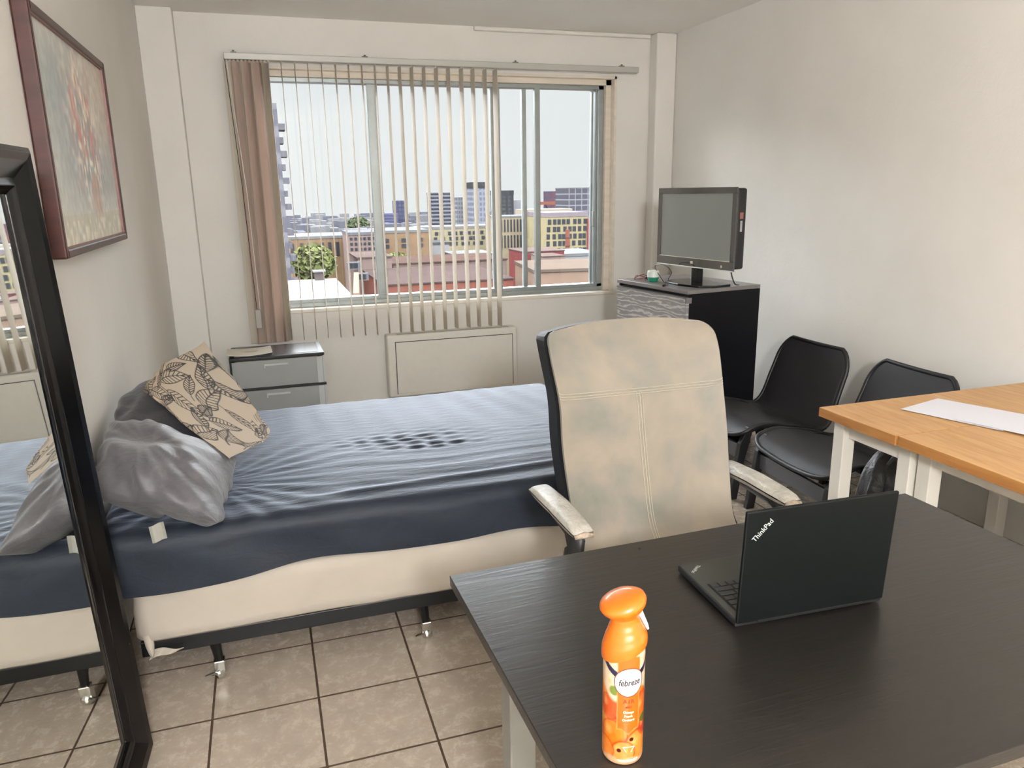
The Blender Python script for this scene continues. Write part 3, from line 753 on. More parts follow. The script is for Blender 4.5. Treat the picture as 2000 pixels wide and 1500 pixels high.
bk2 = lambda u, v: mid(u, v)+Vector(((2*u-1)*.006, .085+.010*(1-abs(2*u-1)**3), -.016*smooth(.85, 1, v)))
b.grid(bk2, 20, 40); rim(b, shl, bk2, 20, 40)
obj('back_shell', b, M_shell, oc, smooth=False, bevel=.0)
def seam(pts, r, par):
    obj('stitching', MB().tube([bsurf(u, v, -.0015) for u, v in pts], r, 5), M_stitch, par, smooth=True)
hz = lambda u: .735+.018*(2*u-1)**2-.005
for dv in (-.008, 0, .009): seam([(i/24, hz(i/24)+dv) for i in range(25)], .0013, pad)
for du in (-.0115, 0, .009): seam([(.5+du, .735-.006-i*(.73-.14)/30) for i in range(31)], .0013, pad)
b = MB()
def seatf(top):
    def f(u, v):
        s_, t_ = 2*u-1, 2*v-1
        e = ((1-abs(s_)**5)*(1-abs(t_)**5))
        return Vector((s_*.255, -.14+t_*.25, (.475+.035*e**.4 if top else .44)))
    return f
b.grid(seatf(True), 24, 24); b.grid(seatf(False), 24, 24); rim(b, seatf(True), seatf(False), 24, 24)
obj('seat', b, M_suede, oc, smooth=True)
obj('seat_shell', bx((-.24, -.37, .415), (.24, .09, .44)), M_blackm, oc, bevel=.01)
for s_ in (-1, 1):
    pts = [(s_*.23, -.02, .43), (s_*.30, -.04, .44), (s_*.325, -.09, .52), (s_*.325, -.135, .61), (s_*.322, -.15, .645), (s_*.32, -.10, .662), (s_*.318, .05, .665)]
    ar = obj('armrest', MB().tube(pts, [.02, .022, .026, .028, .028, .026, .022], 8, flat=.55), M_blackm, oc, smooth=True)
    def armf(side):
        def f(u, v):
            a, c_ = 2*u-1, 2*v-1; e = (max(0, 1-abs(a)**4)*max(0, 1-abs(c_)**8))**.5
            hw = .031+.004*math.sin(3*v)
            return Vector((s_*.322+a*hw, -.195+.37*v+ (0.004*a), .688+side*.017*e+(.004 if side > 0 else 0)-.012*(c_ > 0)*c_))
        return f
    b = MB(); b.grid(armf(1), 14, 30); b.grid(armf(-1), 14, 30); obj('arm_pad', b, M_arm, ar, smooth=True)
    obj('worn_tip', MB().tube([(s_*.322-.026, -.197, .684), (s_*.322, -.201, .689), (s_*.322+.026, -.197, .684)], [.006, .009, .006], 7), mat('worn_leather', '9E8F7E', .7, var=.3, vs=90, bump=.8, bs=150), ar, smooth=True)
obj('gas_column', MB().tube([(0, -.13, .10), (0, -.13, .42)], .025, 14), M_metalb, oc)
for k in range(5):
    a = R(72*k+20); e = Vector((math.cos(a)*.30, -.13+math.sin(a)*.30, .085))
    lg = obj('base_spoke', MB().tube([(0, -.13, .12), ((e.x)*.6, -.13+(e.y+.13)*.6, .105), e], [.028, .022, .017], 8, flat=.7), M_metalb, oc, smooth=True)
    obj('caster', MB().lathe([(.001, -.022), (.02, -.022), (.028, -.012), (.028, .012), (.02, .022), (.001, .022)], (e.x, e.y, .0285), 16, (math.sin(a), -math.cos(a), 0)).tube([(e.x, e.y, .03), (e.x, e.y, .08)], .008), M_rubber, lg)

# ================================================================== LOUNGE CHAIRS
def interp(K, t_):
    i = min(int(t_*(len(K)-1)), len(K)-2); f = t_*(len(K)-1)-i
    a, b_, c_, d_ = K[max(i-1, 0)], K[i], K[i+1], K[min(i+2, len(K)-1)]
    return tuple(.5*((2*b_[q])+(-a[q]+c_[q])*f+(2*a[q]-5*b_[q]+4*c_[q]-d_[q])*f*f+(-a[q]+3*b_[q]-3*c_[q]+d_[q])*f**3) for q in range(2))
LP = [(0, .335), (.055, .375), (.14, .395), (.26, .378), (.38, .352), (.48, .325), (.535, .335), (.575, .39), (.61, .49), (.65, .60), (.69, .72)]
def lounge(label):
    t_ = thing('lounge_chair', label, 'chair', (0, 0, 0), 0)
    t_['group'] = 'low black lounge chairs'
    hw = .29
    def sf(u, v, lift=0):
        x, z = interp(LP, v)
        e = smooth(0, .09, v)*1; e2 = smooth(0, .10, 1-v)
        k = min(1-(1-min(1, v/.10))**2*.34, 1-(1-min(1, (1-v)/.10))**2*.28)
        wd = hw*k*(1-.06*smooth(.55, 1, v))
        s_ = 2*u-1
        return Vector((x-.012*(1-s_*s_)*(v > .5), s_*wd, z-.012*(1-s_*s_)*(v < .5)+lift))
    b = MB().grid(lambda u, v: sf(u, v), 20, 60)
    obj('seat_fabric', b, M_mesh, t_, smooth=True, solid=.008, fix=False)
    per = [sf(0, i/60) for i in range(61)]+[sf(j/12, 1) for j in range(1, 12)]+[sf(1, i/60) for i in range(60, -1, -1)]+[sf(j/12, 0) for j in range(11, 0, -1)]
    obj('seat_frame', MB().tube(per, .0115, 8, closed=True), M_blackm, t_, smooth=True)
    for s_ in (-1, 1):
        y = s_*.262
        b = MB().prism([(0, 0), (.045, 0), (.075, .20), (.115, .355), (.20, .375), (.20, .392), (.09, .385), (.045, .30)], y-.014, y+.014, Matrix(((1, 0, 0, -.025), (0, 0, 1, 0), (0, 1, 0, 0), (0, 0, 0, 1))))
        obj('front_leg', b, M_blackm, t_, bevel=.003)
        b = MB().prism([(.20, .355), (.40, .335), (.52, .27), (.585, .0), (.625, .0), (.57, .29), (.42, .36), (.20, .375)], y-.014, y+.014, Matrix(((1, 0, 0, -.025), (0, 0, 1, 0), (0, 1, 0, 0), (0, 0, 0, 1))))
        obj('rear_leg', b, M_blackm, t_, bevel=.003)
    obj('front_crossbar', bx((.035, -.25, .21), (.055, .25, .285)), mat('worn_black_bar', '45464A', .4), t_, bevel=.003)
    obj('rear_crossbar', bx((.50, -.25, .24), (.52, .25, .30)), M_blackm, t_, bevel=.003)
    return t_
l1 = lounge('low black fabric lounge chair beside the dresser')
l2 = copy_tree(l1, (2.205, 2.755, 0), R(-2), 'low black fabric lounge chair nearer the wooden tables')
l1.location = (2.195, 3.405, 0); l1.rotation_euler = (0, 0, R(1))
# bag
b = MB()
def bagf(u, v):
    th = 2*math.pi*u; ph = math.pi*(v-.5)
    rr = 1+.16*(float(vnoise(4*math.cos(th)+5, 4*math.sin(th)+v*4, 1, 2))-.5)+.05*math.sin(9*th+6*v)+.03*math.sin(23*th+14*v)
    hh = .5+.5*math.sin(ph); rad = math.cos(ph)**.55*(1-.12*hh)
    return Vector((2.43+.18*rr*math.cos(th)*rad, 2.325+.125*rr*math.sin(th)*rad, .002+.50*hh*(1+.04*math.sin(3*th)*hh)))
b.grid(bagf, 60, 36)
bag = obj('soft_bag', b, M_bagm, smooth=True); tag(bag, 'dark crumpled soft bag standing under the narrow wooden table beside the nearer lounge chair', 'bag')
obj('strap', MB().tube([(2.34, 2.30, .46), (2.38, 2.29, .525), (2.45, 2.30, .53), (2.50, 2.34, .49)], .007, 6), mat('strap_grey', '4C4F55', .5), bag, smooth=True)

# ================================================================== WOODEN TABLES
def ptable(x0, x1, y0, y1, zt, th, label, legs):
    t_ = thing('wooden_table', label, 'table', ((x0+x1)/2, (y0+y1)/2, 0))
    hx_, hy_ = (x1-x0)/2, (y1-y0)/2
    tp = obj('tabletop', bx((-hx_, -hy_, zt-th), (hx_, hy_, zt)), M_birch, t_, bevel=.002)
    tp.data.materials.append(M_birch_edge)
    for p in tp.data.polygons:
        if abs(p.normal.z) < .5: p.material_index = 1
    for (lx, ly) in legs:
        obj('leg', bx((lx-t_.location.x, ly-t_.location.y, 0), (lx+.055-t_.location.x, ly+.055-t_.location.y, zt-th)), M_whitel, t_, bevel=.003)
    ax = min(l[0] for l in legs)-t_.location.x+.024
    ys = sorted(set(l[1] for l in legs))
    obj('apron', bx((ax, ys[0]+.055-t_.location.y, zt-th-.075), (ax+.02, ys[-1]-t_.location.y, zt-th)), M_whitel, t_)
    for ly in ys:
        obj('apron', bx((ax+.045, ly+.015-t_.location.y, zt-th-.075), (max(l[0] for l in legs)-t_.location.x, ly+.035-t_.location.y, zt-th)), M_whitel, t_)
    return t_
ptable(1.985, 3.085, 1.931, 2.311, .74, .036, 'narrow wooden table with white legs beside the lounge chairs', [(2.045, 2.235), (2.065, 1.936), (2.9, 2.235), (2.9, 1.936)])
ptable(1.992, 3.085, .95, 1.928, .74, .036, 'wider wooden table with white legs at the right edge, nearest the black desk', [(2.085, 1.868), (2.085, 1.0), (3.0, 1.868), (3.0, 1.0)])
def sheetp(pts, z, label, curl=None):
    A, B_, C_, D_ = [Vector((x, y, 0)) for x, y in pts]
    def f(u, v):
        p = A.lerp(B_, u).lerp(D_.lerp(C_, u), v); h = z+.002+.003*math.sin(3*u)*v
        if curl: h += curl*max(0, u-.75)*max(0, v-.6)*10
        return Vector((p.x, p.y, h))
    o = obj('paper_sheet', MB().grid(f, 12, 12), M_paper, solid=.0006, fix=False); tag(o, label, 'paper'); return o
sheetp([(2.49, 2.237), (2.240, 2.172), (2.352, 1.84), (2.62, 1.90)], .741, 'white paper sheet lying across the joint of the two wooden tables, its left corner showing')
sheetp([(2.545, 2.07), (2.31, 2.00), (2.395, 1.70), (2.63, 1.77)], .744, 'second white paper sheet overlapping the first towards the wall')

# white cabinet under the table
cb_ = thing('white_cabinet', 'white cabinet under the wider wooden table against the right wall', 'cabinet', (2.95, 1.36, 0))
obj('carcass', bx((-.13, -.60, 0), (.145, .48, .60)), M_white, cb_, bevel=.004)
obj('door', bx((-.146, -.59, .03), (-.131, .455, .59)), mat('cabinet_door_grey', 'BDB9AE', .45), cb_, bevel=.003)

# ================================================================== DESK
dk = thing('desk', 'black-brown desk with silver legs in the foreground', 'desk', (.99, 1.115, 0), R(1.2))
dx0, dx1, dy0, dy1 = -.652, .645, -.42, .40
obj('desktop', bx((dx0, dy0, .716), (dx1, dy1, .74)), M_desk, dk, bevel=.0015)
for (lx, ly) in ((dx0+.085, dy1-.15), (dx1-.145, dy1-.15), (dx0+.085, dy0+.09), (dx1-.145, dy0+.09)):
    obj('leg', bx((lx, ly, 0), (lx+.06, ly+.06, .716)), M_silver, dk, bevel=.004)
obj('under_rail', MB().box((dx0+.145, dy1-.13, .68), (dx1-.145, dy1-.11, .716)).box((dx0+.145, dy0+.11, .68), (dx1-.145, dy0+.13, .716)), M_silver, dk)
# little marks on the desktop
def blot(x, y, pts, r, label, mt): 
    o = obj('desk_mark', MB().tube([(x+a, y+c_, .7408) for a, c_ in pts], r, 6, flat=.15), mt, dk); return o
blot(-.535, -.145, [(0, .012), (.002, .004), (.008, -.006)], .0035, '', M_rubber)
blot(-.20, .36, [(0, 0), (.004, .008)], .003, '', M_rubber)

# ------------------------------------------------------------------ laptop
lp = thing('laptop', 'open black laptop on the desk, its lid turned to the camera', 'laptop', (.966, 1.100, .7405), R(-2.6))
LW, LD, LH = .167, .236, .238
obj('base', bx((-LW, .0, .004), (LW, LD, .018)), M_blackm, lp, bevel=.003)
obj('palm_rest', bx((-LW+.003, .003, .0178), (LW-.003, LD-.003, .0188)), mat('palm_rest_grey', '2A2C28', .42), lp)
tilt = R(3)
ML = Matrix.Translation((0, .0, .012)) @ Matrix.Rotation(tilt, 4, 'X')
lid = obj('lid', bx((-LW, -.004, 0), (LW, .004, LH), ML), mat('laptop_lid', '030606', .5, spec=.2), lp, bevel=.003)
obj('screen_panel', bx((-LW+.01, .0041, .012), (LW-.01, .0046, LH-.01), ML), mat('dark_panel', '060606', .2), lid)
tm = text_mesh('ThinkPad', .0155, 0, .0002, .92)
Mx = ML @ Matrix.Translation((-LW+.036, -.0046, LH-.041)) @ Matrix.Rotation(R(90), 4, 'X') @ Matrix.Rotation(R(47), 4, 'Z')
tm.v = [tuple(Mx @ Vector(v)) for v in tm.v]; obj('lid_lettering', tm, mat('logo_silver', 'B9BDB9', .35, .3), lid, fix=False)
Mx = Matrix.Translation((-LW+.028, LD-.030, .0192)) @ Matrix.Rotation(R(180+42), 4, 'Z')
tm = text_mesh('ThinkPad', .011, 0, .0003, .95); tm.v = [tuple(Mx @ Vector(v)) for v in tm.v]; obj('palm_lettering', tm, MT['logo_silver'], lp, fix=False)
kb = obj('keyboard', bx((-LW+.018, .03, .0186), (LW-.018, .140, .0192)), mat('key_bed', '050505', .6), lp)
M_key = mat('keycap', '202223', .4)
rk = random.Random(2)
for r_ in range(6):
    x = -LW+.021; y = .033+r_*.0178; n = 0
    while x < LW-.03:
        wk = .0165
        if r_ in (1, 2, 3, 4) and n == 0: wk = (.0, .03, .022, .034, .040)[r_]
        if x+wk > LW-.02: wk = LW-.02-x
        obj('key', bx((x, y, .0192), (x+wk, y+.0155, .0212)), M_key, kb, bevel=.0008, seg=1)
        x += wk+.0022; n += 1
obj('hinge', MB().tube([(-.12, .002, .014), (.12, .002, .014)], .006, 8), M_blackm, lp)
obj('rubber_foot', MB().box((-LW+.012, LD-.03, 0), (-LW+.04, LD-.02, .0045)).box((LW-.04, .01, 0), (LW-.012, .02, .0045)).box((-LW+.012, .01, 0), (-LW+.04, .02, .0045)).box((LW-.04, LD-.03, 0), (LW-.012, LD-.02, .0045)), M_rubber, lp)

# ------------------------------------------------------------------ spray bottle
bt_ang = math.atan2(-.877, -.449)+R(10)
bo = thing('spray_bottle', 'orange and white air freshener spray bottle at the front of the black desk', 'spray bottle', (.449, .882, .7403), 0)
RB = .0305
NA, NZ = 220, 260
def label_col(a, z):   # a: arc length from label centre, + to the viewer's right ; z height
    A, Z = a, z*.90+.0*a
    n1 = vnoise(A*60+20, Z*60+20, 1, 1); n2 = vnoise(A*150+50, Z*150+50, 1, 2)
    col = np.zeros(A.shape+(3,))+np.array(srgb('E9D6BC')[:3])
    # soft gingham in the upper part
    ging = (np.sin(A*420)*.5+.5)*(np.sin(Z*420)*.5+.5)
    col = blend(col, 'F3C79A', np.clip(ging*1.2-.2, 0, 1)*.8)
    lowz = np.clip((.112+.012*np.sin(A*90)-Z)/.006, 0, 1)
    peach = np.clip(n1*1.3, 0, 1)
    pc = np.zeros_like(col)+np.array(srgb('E08A2E')[:3]); pc = blend(pc, 'D9481A', np.clip((n2-.45)*3, 0, 1)); pc = blend(pc, 'F0B266', np.clip((n1-.5)*3, 0, 1))
    # peach shapes
    for (pa, pz, pr_, c_) in ((-.020, .045, .022, 'E38B25'), (.022, .030, .024, 'EAA050'), (-.028, .085, .018, 'D6602E'), (.028, .085, .018, 'E07E2E'), (-.004, .020, .018, 'EDA55A'), (.034, .055, .014, 'C8401A'), (-.036, .02, .018, 'E9964A')):
        dd_ = np.hypot(A-pa, Z-pz)/pr_; pc = blend(pc, c_, np.clip((1-dd_)*6, 0, 1)*.85); pc = blend(pc, 'B8300F', np.clip(1-np.abs(dd_-1)*9, 0, 1)*.7)
        pc = blend(pc, 'F7CD8E', np.clip((.45-np.hypot(A-pa+.4*pr_, Z-pz-.3*pr_)/pr_)*3, 0, 1)*.5)
    for (pa, pz) in ((-.019, .1075), (.030, .067)):
        pc = blend(pc, '6E7E3A', np.clip((1-np.hypot((A-pa)/.008, (Z-pz)/.0075))*4, 0, 1))
    for (pa, pz) in ((.0085, .0405), (-.010, .0235)):
        pc = blend(pc, '6A1206', np.clip((1-np.hypot((A-pa)/.004, (Z-pz)/.0035))*4, 0, 1))
    col = col*(1-lowz[..., None])+pc*lowz[..., None]
    col = blend(col, '8A9A4A', np.clip((1-np.hypot((A+.019)/.009, (Z-.112)/.008))*4, 0, 1))
    # pale bottom band
    col = blend(col, 'E3C3A0', np.clip((.013+.002*np.sin(A*200)-Z)/.004, 0, 1)*.85)
    # blue band curving
    zb = .1335+.010*(np.abs(A-.002)/.03)**2
    col = blend(col, '1B2350', ((np.abs(Z-zb) < .0046)*1.0))
    # plaque
    pl_top = .1655+.003*np.cos((A-.003)*210)
    pl_bot = .0545-.0035*np.cos((A-.003)*130)-.002*np.cos((A-.003)*330)
    dpl = np.minimum(np.minimum(.0175-np.abs(A-.003), pl_top-Z), Z-pl_bot)
    col = blend(col, 'F3A66A', np.clip(dpl/.0006, 0, 1)); col = blend(col, 'DD7D27', np.clip((dpl-.0011)/.0006, 0, 1))
    # oval
    el = np.hypot((A-.0035)/.0222, (Z-.1265)/(.0205+.0*A))
    el = np.hypot((A-.0035)/.0222, (Z-.1265-(.03*(A-.0035)))/.0205)
    col = blend(col, '6A2B18', np.clip((1.055-el)*30, 0, 1)); col = blend(col, 'EDE4DC', np.clip((.99-el)*30, 0, 1))
    return np.clip(col*.72, 0, 1)**1.3
dirc = bt_ang
ths = np.linspace(-math.pi, math.pi, NA, endpoint=False)
bodyprof = lambda z: RB*(1 if z > .008 else .90+.10*math.sqrt(max(0, 1-(1-z/.008)**2)))*(1-(0 if z < .175 else .25*((z-.175)/.03)**2))
b = MB(); zs = np.linspace(0, .205, NZ)
for z in zs:
    r_ = bodyprof(z)
    for th in ths: b.v.append((r_*math.cos(dirc+th), r_*math.sin(dirc+th), z))
for j in range(NZ-1):
    for k in range(NA): b.f.append((j*NA+k, j*NA+(k+1) % NA, (j+1)*NA+(k+1) % NA, (j+1)*NA+k))
b.f += [tuple(range(NA))[::-1], tuple(range((NZ-1)*NA, NZ*NA))]
body = obj('printed_body', b, vcol('bottle_print', .28, 0, 0, .3), bo, smooth=True, fix=True)
TH, ZZ = np.meshgrid(ths, zs); lcx = label_col(TH*RB, ZZ)
setcol(body, np.concatenate([lcx, np.ones(TH.shape+(1,))], -1).reshape(-1, 4))
def wraptext(s, size, a0, z0, mt, name, shear=0, bold=0, width=1, spacing=1, rot=0, lift=.0004):
    tm = subdivide(text_mesh(s, size, shear, bold, width, spacing), .0018)
    out = []
    for x, y, _ in tm.v:
        X = x*math.cos(rot)-y*math.sin(rot); Y = x*math.sin(rot)+y*math.cos(rot)
        th = dirc+(a0+X)/RB; r_ = RB+lift; out.append((r_*math.cos(th), r_*math.sin(th), z0/.90+Y))
    tm.v = out; obj(name, tm, mt, body, fix=False)
M_ink = mat('navy_ink', '1A1A2A', .5); M_red = mat('dark_red_ink', '7A1A10', .5); M_pk = mat('pale_peach_ink', 'F7D6B8', .5); M_or = mat('brown_orange_ink', 'A84A18', .5)
wraptext('febreze', .0142, .0035, .1262, M_ink, 'brand_lettering', shear=.28, bold=.00022, width=.76, rot=.06)
wraptext('AIR', .0088, .003, .0985, M_red, 'product_lettering', bold=.0002, spacing=1.35)
wraptext('MIST', .0040, .003, .0900, M_red, 'small_lettering', bold=.0002, spacing=1.2)
for k, s in enumerate(('Orange', 'Peach', 'Orchard')): wraptext(s, .0052, .003, .0825-.0058*k, M_pk, 'scent_lettering', bold=.0002)
tri = MB()
for (a0, z0, a1, z1) in ((-.004, .0325, .013, .0325), (-.004, .0325, .001, .024), (.013, .0325, .008, .024), (-.012, .010, .020, .010), (-.010, .0075, .018, .0075)):
    pts = [(a0+(a1-a0)*k/6, z0+(z1-z0)*k/6) for k in range(7)]
    tri.tube([((RB+.0001)*math.cos(dirc+a/RB), (RB+.0001)*math.sin(dirc+a/RB), z) for a, z in pts], .0006, 5)
obj('label_marks', tri, M_pk, body)
# orange cap: shroud with slanted hem, neck, mushroom head
M_cap = mat('orange_cap', 'BC5C06', .32, spec=.5, coat=.3)
b = MB(); nA = 64
P = [(0, .0330), (.10, .0334), (.22, .0330), (.40, .0295), (.58, .0250), (.75, .0210), (.88, .0200), (1.0, .0225)]
for j in range(31):
    v = j/30
    i = 0
    while i < len(P)-2 and v > P[i+1][0]: i += 1
    t_ = (v-P[i][0])/(P[i+1][0]-P[i][0]); t_ = t_*t_*(3-2*t_)*.4+t_*.6; r_ = P[i][1]+(P[i+1][1]-P[i][1])*t_
    for k in range(nA):
        th = 2*math.pi*k/nA; hem = .158+.014*(1-math.cos(th+.9))+.0*th if True else 0
        s_ = math.sin(th)     # + right side higher hem
        hem = .179+.013*math.sin(th)
        z = hem+(.240-hem)*v
        b.v.append((r_*math.cos(dirc+th), r_*math.sin(dirc+th), z))
for j in range(30):
    for k in range(nA): b.f.append((j*nA+k, j*nA+(k+1) % nA, (j+1)*nA+(k+1) % nA, (j+1)*nA+k))
b.f += [tuple(range(30*nA, 31*nA))]
obj('cap_shroud', b, M_cap, bo, smooth=True)
rt = Vector((-math.sin(dirc), math.cos(dirc), 0))     # viewer's right
ax = (Vector((0, 0, 1))-rt*.30).normalized()
q = Vector((0, 0, 1)).rotation_difference(ax); head = MB()
hp = [(.0001, -.010), (.018, -.009), (.026, -.002), (.0325, .006), (.0348, .012), (.0335, .017), (.028, .021), (.015, .0235), (.0001, .024)]
head.lathe(hp, (0, 0, 0), 40); head.v = [tuple(q @ Vector((v[0], v[1], v[2]))+Vector((0, 0, .240))) for v in head.v]
obj('spray_head', head, M_cap, bo, smooth=True)
b = MB().tube([rt*.021+Vector((0, 0, .238)), rt*.026+Vector((0, 0, .226)), rt*.031+Vector((0, 0, .215)), rt*.0335+Vector((0, 0, .208))], [.004, .0035, .003, .0022], 8)
obj('trigger', b, mat('white_trigger', 'E8E2DC', .35), bo, smooth=True)

# ================================================================== ADDED UNSEEN FILL_LIGHT (behind the camera)
cl = thing('added_fill_light', 'white glowing globe added behind the camera as fill light', 'fill light', (.10, -1.2, H))
obj('fill_light_cup', MB().lathe([(.001, -.05), (.03, -.05), (.06, -.01), (.06, 0), (.001, 0)], n=24), M_white, cl)
obj('fill_light_cord', MB().tube([(0, 0, -.04), (0, 0, -.47)], .004, 8), M_cord, cl)
obj('fill_globe', MB().sphere((0, 0, -.62), .155, 32, 20), mat('fill_glow', (.97, .98, 1, 1), .5, emit=FILL_LIGHT), cl, smooth=True)  # glowing globe added out of view to brighten the room

# ================================================================== CITY OUTSIDE
GZ = -28
M_win = mat('city_window', (.010, .011, .014, 1), .5, spec=.05)
def face_windows(par, x0, x1, y, rows, wd, hg, cols, mt=M_win, jit=0, seed=1):
    rr = random.Random(seed); proto = None
    for z in rows:
        for c_ in range(cols):
            x = x0+(x1-x0)*(c_+.5)/cols+rr.uniform(-jit, jit)
            if proto is None:
                proto = obj('window', bx((-wd/2, -.12, -hg/2), (wd/2, .05, hg/2)), mt, par); o = proto
            else: o = proto.copy(); C.objects.link(o); o.parent = par
            o.location = (x-par.location.x, y-par.location.y, z)
def building(label, x0, x1, y, dep, zt, wall, roof=None, name='building', rows=None, wd=1, hg=1, cols=0, wmat=M_win, jit=0, zb=GZ, seed=1, roofh=.5, ang=0):
    t_ = thing(name, label, 'building', ((x0+x1)/2, y, zb), R(ang)); hx_ = (x1-x0)/2
    wl = obj('wall', bx((-hx_, 0, 0), (hx_, dep, zt-zb)), wall, t_)
    if roof: obj('roof', bx((-hx_-.1, -.1, zt-zb), (hx_+.1, dep+.1, zt-zb+roofh)), roof, t_)
    if rows:
        rr = random.Random(seed); proto = None
        for z in rows:
            for c_ in range(cols):
                x = -hx_+(2*hx_)*(c_+.5)/cols+rr.uniform(-jit, jit)
                if proto is None: proto = obj('window', bx((-wd/2, -.12, -hg/2), (wd/2, .05, hg/2)), wmat, t_); o = proto
                else: o = proto.copy(); C.objects.link(o); o.parent = t_
                o.location = (x, 0, z-zb)
    return t_
def dim(c):
    c = srgb(c)[:3]; g = sum(c)/3
    return tuple([(x*.76+g*.24+.035)*.19 for x in c]+[1])  # darkened against the bright sky, greyed and lifted as painted haze
def cm(name, c, k=1): return mat('city_'+name, tuple([x*k for x in dim(c)[:3]]+[1]), .9, var=.08, vs=.6, spec=0)
def roofm(name, c): return cm('roof_'+name, c, .38)   # roof colours darkened to offset the strong sky light on flat tops
def banded(name, c1, c2, pz, wx, fx=.6, fz=.6):
    # facade with a window grid drawn from object coordinates
    m, t = custom('city_'+name, .9); t.b.inputs['Specular IOR Level'].default_value = 0; co = t.coord(); s = t.new('SeparateXYZ'); t.l.new(co, s.inputs[0])
    az = t.math('FRACT', t.math('DIVIDE', s.outputs['Z'], pz)); a = t.math('LESS_THAN', az, fz)
    if wx:
        axx = t.math('LESS_THAN', t.math('FRACT', t.math('DIVIDE', t.math('ADD', s.outputs['X'], 500.0), wx)), fx); a = t.math('MULTIPLY', a, axx)
    t.l.new(t.mix(a, dim(c1), dim(c2)), t.b.inputs['Base Color']); return m
obj_g = struct('ground', bx((-300, 14, GZ-1), (900, 900, GZ)), cm('ground', '6F6C72', .6))
c_yel = cm('yellow', 'A8884F'); c_org = cm('tan', '9A7447'); c_pink = cm('pink', '9C7F74'); c_white = cm('white', '9E9D9F'); c_grey = cm('grey', '77767C'); c_red = cm('red', '8A2E28')
r_white = roofm('white', 'C8C8C8'); r_grey = roofm('grey', '8A8A8E'); r_brown = roofm('brown', '9A7466'); r_mauve = roofm('mauve', '9A7C76'); r_pale = roofm('whitest', 'FFFFFF'); c_mauve = cm('mauve', '6B5A58'); c_brick = cm('brick', '9A4C30'); c_peach = cm('peach', 'A88468'); c_brown = cm('brown', '6A4F43')
# balcony tower
tw = building('tall hazy apartment tower with stacked balconies seen beyond the left end of the blind', -3.0, 2.25, 70, 12, 9.0, banded('tower', '807E8C', '5E5E70', 2.2, 2.0), None)
for k in range(20): obj('balcony', bx((2.5, .2, 14+1.1*k), (2.95+.22*(k % 2), 2.5, 14.5+1.1*k)), cm('balcony', '6E6C7A'), tw)
building('long tan building with tall dark window strips behind the green tree', 5.0, 17.0, 150, 14, -6.6, c_org, r_white, rows=[-8.6], wd=.55, hg=2.6, cols=9, jit=.3)
building('small pale block with three rows of dark square windows left of the first mullion', 14.6, 20.0, 137, 11, -5.5, c_pink, c_grey, rows=[-6.1, -7.0, -7.9], wd=.42, hg=.45, cols=7, seed=2)
building('tan building with a pair of stacked dark windows right of the first mullion', 21.5, 31.5, 150, 14, -6.0, c_org, r_white, rows=[-7.4, -8.5], wd=.9, hg=.7, cols=3, seed=3)
building('dark blue glass tower rising on the skyline', 101.0, 109.8, 600, 14, -4.3, banded('blue', '2A3158', '45507E', 3.2, 3.0), None)
building('low blue office wing beside the blue glass tower', 88, 101, 590, 14, -13.5, banded('bluew', '363A66', '55598A', 2.2, 0), None)
building('grey office tower with horizontal dark window bands', 91.0, 102.5, 420, 14, .9, banded('stripe', '7C8090', '23263A', 2.0, 0, fz=.55), c_grey)
building('pale grey slab tower next to the slim grey tower', 135.5, 145.2, 500, 14, 3.6, banded('greyt', '8C90A0', '6C7184', 3.4, 2.5), cm('darktop', '2C3038'), roofh=4)
building('slim grey tower half hidden behind a slat', 129.5, 135.0, 520, 14, -2, banded('slim', '8F929C', '646873', 3.0, 1.8), None)
building('dark glass block with a black rooftop box', 116.5, 124.8, 380, 14, -.5, banded('dark', '2B2F35', '454A50', 2.0, 3.0), cm('darktop', '2C3038'), roofh=2.4)
building('pale curved block behind the dark glass block', 126.5, 134.0, 396, 14, -3.2, cm('pale', '94929A'), None)
rt_ = building('purple red tower with open balconies on the skyline', 171.5, 177.2, 450, 12, 1.0, banded('redt', '6E3A4A', '4A4260', 3.0, 4.0), None)
for k in range(5): obj('balcony', bx((2.9, 0, 18+2.2*k), (5.0, 4, 18.6+2.2*k)), cm('redt2', '6A5560'), rt_)
obj('balcony_post', bx((4.4, 0, 14), (5.0, .6, 28)), MT['city_redt2'], rt_)
cn = thing('construction_crane', 'orange red crane jib on the roof left of the purple red tower', 'crane', (165.5, 440, -11))
obj('jib', MB().box((-8, 0, 4.2), (8, 1, 6)), c_brick, cn); obj('mast', MB().tube([(2, .5, 0), (-1, .5, 4.5)], .5, 6), cm('darktop', '2C3038'), cn)
building('tall grey tower with a grid of dark window panels by the right jamb', 134.5, 150, 330, 16, 2.2, banded('grid', '8E8E98', '55525F', 2.55, 3.1, fx=.86, fz=.80), r_white, roofh=.4)
building('cream building with narrow vertical window strips left of the yellow block', 66.5, 82.5, 219, 12, -6.1, cm('cream', 'B09C74'), r_white, rows=[-8.4, -13.0], wd=.45, hg=3.6, cols=16, seed=5)
building('yellow block with scattered dark windows and a mauve roof', 75.0, 87.2, 200, 16, -5.6, cm('yellowb', 'B3A26C'), cm('mauveroof', '93838A'), rows=[-6.9, -8.9, -10.9, -12.8, -14.8], wd=.95, hg=1.35, cols=8, jit=.35, seed=6, roofh=1.2)
building('red end wall at the right of the yellow block', 87.2, 89.6, 199.5, 16, -6.2, cm('redend', 'B0383C'), None)
building('pale cream rooftop storey above the yellow block', 80, 96, 232, 10, -4.2, cm('palecream', 'B3A58C'), None)
building('long low yellow building with staggered windows behind the slats', 49, 78, 248, 14, -10.2, cm('yellowl', 'AFA070'), r_white, rows=[-11.6, -13.3, -15.0], wd=1.1, hg=1.15, cols=13, jit=.5, seed=7, roofh=.8)
